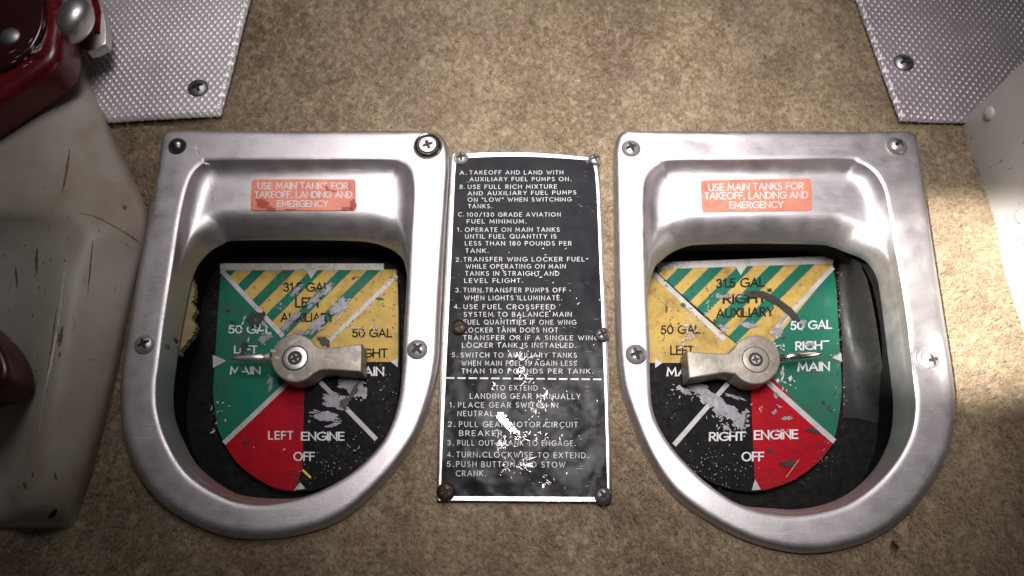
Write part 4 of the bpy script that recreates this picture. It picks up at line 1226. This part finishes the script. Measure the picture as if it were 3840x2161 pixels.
# ------------------------------------------------------------------ scuffed white cover at the left
tc = thing('plastic_cover', 'scuffed dirty white moulded cover along the left bezel', 'cover', P(200, 1200, 0))
rows = [
 (60, [(-500, 12), (-150, 14), (20, 15), (60, 15), (150, 13), (235, 9), (250, -1)]),
 (456, [(-500, 14), (-100, 16), (110, 17), (170, 17), (290, 14), (388, 9), (404, -1)]),
 (640, [(-500, 18), (-80, 21), (150, 22), (215, 22), (350, 17), (462, 10), (484, -1)]),
 (780, [(-500, 16), (-60, 24), (200, 27), (265, 27), (415, 20), (540, 9), (562, -1)]),
 (830, [(-500, 12), (-20, 19), (250, 26), (310, 27), (440, 20), (540, 9), (560, -1)]),
 (880, [(-500, 8), (-60, 14), (200, 23), (310, 30), (440, 21), (534, 9), (556, -1)]),
 (960, [(-500, 0), (-60, 7), (150, 20), (272, 31), (400, 21), (512, 9), (540, -1)]),
 (1060, [(-500, -2), (-60, 5), (120, 18), (238, 31), (370, 21), (490, 9), (515, -1)]),
 (1210, [(-500, -4), (-60, 3), (100, 17), (218, 31), (350, 21), (455, 9), (482, -1)]),
 (1451, [(-500, -4), (-70, 3), (70, 17), (172, 30), (300, 21), (408, 9), (434, -1)]),
 (1692, [(-500, -3), (-70, 4), (50, 16), (137, 27), (250, 20), (345, 9), (372, -1)]),
 (1818, [(-500, 0), (-60, 6), (40, 15), (115, 23), (220, 18), (312, 8), (336, -1)]),
 (1915, [(-500, 0), (0, 7), (60, 14), (100, 19), (190, 15), (275, 6), (302, -1)]),
 (1965, [(-500, -1), (0, 4), (50, 6), (95, 8), (180, 7), (265, 3), (292, -1)]),
 (1985, [(-500, -2), (0, -1), (50, -1), (95, -1), (180, -1), (260, -1), (288, -2)]),
]
rings = []
for y, cols in rows:
    rings.append([P(x, y, h / 1000) for x, h in cols])
v, f = loft(rings, closed=False)
cv = mesh('shell', v, f, M['cover'], tc, True)
ss = cv.modifiers.new('smooth', 'SUBSURF'); ss.levels = 3; ss.render_levels = 4

from mathutils.bvhtree import BVHTree
bpy.context.view_layer.update()
_dg = bpy.context.evaluated_depsgraph_get()
_bvh = BVHTree.FromObject(cv, _dg)
_o = root_loc(cv)
def on_cover(x, y, lift=0.00025):
    h, nrm_, _, _ = _bvh.ray_cast(CAM - _o, ray(x, y).normalized())
    if h is None: return None
    if nrm_.z < 0: nrm_ = -nrm_
    return h + _o + nrm_ * lift
def mark(path, w, jit=1.5, lift=0.00025):
    c = catmull([Vector((x, y, 0)) for x, y in path], 8, False)
    qs = []
    L2, R2 = [], []
    for i, p in enumerate(c):
        d = (c[min(i + 1, len(c) - 1)] - c[max(i - 1, 0)]); d.normalize()
        ww = w * (0.25 + math.sin(math.pi * i / (len(c) - 1))) * random.uniform(0.5, 1.2) / 2
        L2.append((p.x - d.y * ww + random.uniform(-jit, jit) * 0.3, p.y + d.x * ww)); R2.append((p.x + d.y * ww + random.uniform(-jit, jit) * 0.3, p.y - d.x * ww))
    for i in range(len(c) - 1):
        q = [on_cover(*k, lift) for k in (L2[i], L2[i + 1], R2[i + 1], R2[i])]
        if all(v is not None for v in q): qs.append(q)
    return qs
random.seed(41)
sc1 = mark([(141, 930), (138, 975), (140, 1028)], 9) + mark([(262, 560), (250, 640), (234, 724)], 8) + mark([(348, 900), (338, 1000), (328, 1100)], 5) + mark([(236, 1225), (228, 1260), (222, 1300)], 17)
sc1 += mark([(460, 772), (467, 778), (470, 786)], 12) + mark([(226, 1320), (222, 1340)], 8) + mark([(360, 1655), (354, 1672), (350, 1682)], 10) + mark([(205, 1770), (208, 1790), (212, 1800)], 9) + mark([(125, 1770), (123, 1790)], 8)
sc1 += mark([(215, 1150), (196, 1290), (180, 1400)], 5) + mark([(440, 1328), (446, 1336)], 7) + mark([(90, 1810), (100, 1832)], 10) + mark([(60, 1000), (66, 1080)], 7)
for _ in range(70):
    x, y = random.uniform(0, 480), random.uniform(560, 1930)
    sc1 += mark([(x, y), (x + random.uniform(-2, 2), y + random.uniform(3, 12))], random.uniform(1.5, 4))
flat('scuff_specks', sc1, M['scuff'], tc)
flat('seam', mark([(300, 800), (360, 815), (435, 853), (500, 893), (540, 925)], 4.5, 0.3), M['step_shade'], tc)  # dark line painting the shade of the step between cover panels
sc2 = []
for _ in range(3): sc2 += mark([(246 + random.uniform(-5, 3), 1016), (222, 1200), (200 + random.uniform(-5, 3), 1330), (172, 1470), (150 + random.uniform(-4, 2), 1620)], 4)
flat('crease_highlight_specks', sc2, M['crease_light'], tc)  # pale strokes painting the highlight along the ridge crease
flat('tar_speck', mark([(212, 1908), (200, 1926), (184, 1944)], 17, 0.5), M['lint'], tc)

# cream wall panel at the right, standing on the carpet
A, Bp = P(3607, 458, 0), P(3840, 1160, 0)
dirv = (Bp - A).normalized()
tp = thing('side_panel', 'cream painted wall panel with small rivets standing on the carpet', 'panel', A)
nrm = Vector((dirv.y, -dirv.x, 0))
if nrm.x > 0: nrm = -nrm
far = A + dirv * 0.30
outl = [A, far, far - nrm * 0.10, A - nrm * 0.10]
ar = sum(outl[i].x * outl[(i + 1) % 4].y - outl[(i + 1) % 4].x * outl[i].y for i in range(4))
prism('wall_sheet', outl if ar > 0 else outl[::-1], -0.001, 0.16, M['panel'], tp, 0.001, 2)
# rolled foot of the panel
ft0 = P(3734, 850, 0)
L0 = (ft0 - A).length
rings = []
for k in range(25):
    s = L0 + k * 0.008
    w_ = 0.0035 * sstep(k / 3) + 0.0004
    c_ = A + dirv * s
    ring = []
    for q in range(9):
        a = R(90 * q / 8)
        ring.append(c_ + nrm * (w_ * math.cos(a)) + Vector((0, 0, 0.0005 + 0.006 * math.sin(a) * (0.3 + 0.7 * sstep(k / 3)))))
    rings.append(ring)
v, f = loft(rings, closed=False)
mesh('foot_moulding', v, f, M['panel'], tp, True)
for (x, y, rad) in ((3712, 425, 0.0034), (3826, 812, 0.0032)):
    p = Pplane(x, y, A, nrm)
    lathe('rivet', p, [(rad, -0.0002), (rad * 0.97, 0.0006), (rad * 0.75, 0.0013), (rad * 0.4, 0.0017), (0.00001, 0.0018)], M['panel'], tp, axis=nrm, seg=32, angle=180)

# ------------------------------------------------------------------ red handle with its roller, and the lower red knob
th = thing('control_lever', 'dark red enamelled lever with chipped edge and silver roller', 'lever', P(120, 200, 0))
def smooth_pts(px, z, n=4): return catmull([P(x, y, z) for x, y in px], n)
body = smooth_pts([(-200, 650), (-60, 556), (10, 512), (165, 405), (285, 310), (303, 225), (312, 150), (290, 70), (240, -20), (180, -120), (-200, -120)], 0.020, 3)
ar = sum(body[i].x * body[(i + 1) % len(body)].y - body[(i + 1) % len(body)].x * body[i].y for i in range(len(body)))
prism('handle_body', body if ar > 0 else body[::-1], 0.020, 0.038, M['red_gloss'], th, 0.006, 5)
face = smooth_pts([(-200, 350), (-80, 290), (20, 248), (95, 200), (140, 145), (165, 60), (150, -60), (120, -120), (-200, -120)], 0.041, 3)
ar = sum(face[i].x * face[(i + 1) % len(face)].y - face[(i + 1) % len(face)].x * face[i].y for i in range(len(face)))
prism('face_plate', face if ar > 0 else face[::-1], 0.035, 0.041, M['dark_red'], th, 0.0015, 3)
screw(th, P(37, 137, 0.041), 0.0050, 0.0018, M['dark_steel'], 0.2, cross=False)
random.seed(3)
flat('chipped_edge', slivers(122, 178, 14, 12, 8, 12, 34, 8, 0.0413, -52, 20) + slivers(70, 222, 25, 14, 6, 14, 34, 4, 0.0413, -35, 20), M['flake'], th)
lathe('roller', P(292, 62, 0.034), [(0.0125, -0.006), (0.0125, -0.003), (0.0118, 0.000), (0.0095, 0.0032), (0.0065, 0.0054), (0.003, 0.0066), (0.00001, 0.007)], M['ring'], th, axis=(0.75, 0.1, 0.62), seg=44, sx=0.62, sy=1.0, angle=180)
clip_ = smooth_pts([(300, 172), (385, 170), (398, 140), (392, 60), (365, -20), (330, -90), (270, -90)], 0.020, 3)
ar = sum(clip_[i].x * clip_[(i + 1) % len(clip_)].y - clip_[(i + 1) % len(clip_)].x * clip_[i].y for i in range(len(clip_)))
prism('roller_bracket', clip_ if ar > 0 else clip_[::-1], 0.0145, 0.020, M['ring'], th, 0.001, 2)
prism('bracket_strip', [P(x, y, 0.0212) for x, y in ((330, -60), (352, 60), (350, 120), (372, 120), (376, 40), (352, -60))][::-1], 0.0195, 0.0212, M['red_gloss'], th, 0.0003, 1)

tk = thing('trim_lever', 'dark red rounded lever end low beside the white cover', 'lever', P(-20, 1420, 0.03))
grip = catmull([P(x, y, 0.034) for x, y in [(-240, 1060), (-60, 1200), (5, 1258), (45, 1300), (78, 1355), (92, 1405), (84, 1446), (44, 1486), (-10, 1508), (-240, 1540)]], 4)
ar = sum(grip[i].x * grip[(i + 1) % len(grip)].y - grip[(i + 1) % len(grip)].x * grip[i].y for i in range(len(grip)))
prism('grip', grip if ar > 0 else grip[::-1], 0.028, 0.044, M['dark_red_grip'], tk, 0.007, 6)
lathe('stem', P(-110, 1400, 0.020), [(0.006, -0.02), (0.006, 0.014)], M['dark_red'], tk, axis=(0, 0, 1))

# ------------------------------------------------------------------ small litter
def litter(name, pts, z, r_, mat, label, cat):
    """a short bent thread as a round tube"""
    c = catmull([P(x, y, z) for x, y in pts], 6, False)
    rings = []
    for i, p in enumerate(c):
        d = (c[min(i + 1, len(c) - 1)] - c[max(i - 1, 0)]).normalized()
        u, v_, w = frame_of(d)
        rr = r_ * (0.45 if i in (0, len(c) - 1) else 1)
        rings.append([p + u * rr * math.cos(a) + v_ * rr * math.sin(a) for a in [2 * math.pi * k / 8 for k in range(8)]])
    v, f = loft(rings)
    n = len(v); f += [tuple(range(7, -1, -1)), tuple(range(n - 8, n))]
    o = mesh(name, v, f, mat, None, True, loc=c[0])
    o['label'] = label; o['category'] = cat
    return o
litter('lint', [(3346, 2028), (3352, 2040), (3362, 2050), (3366, 2060)], 0.0036, 0.0007, M['lint'], 'black curl of lint on the carpet below the right bezel', 'lint')
litter('thread', [LB(1325, 1080), LB(1370, 1125), LB(1412, 1165)], ZD + 0.0014, 0.0006, M['yellow_fibre'], 'short yellow thread lying on the left dial under OFF', 'thread')
litter('straw', [RB(1575, 1160), RB(1640, 1070), RB(1708, 978)], ZD + 0.0014, 0.00022, M['gold_fibre'], 'thin straw coloured fibre across the red sector of the right dial', 'fibre')
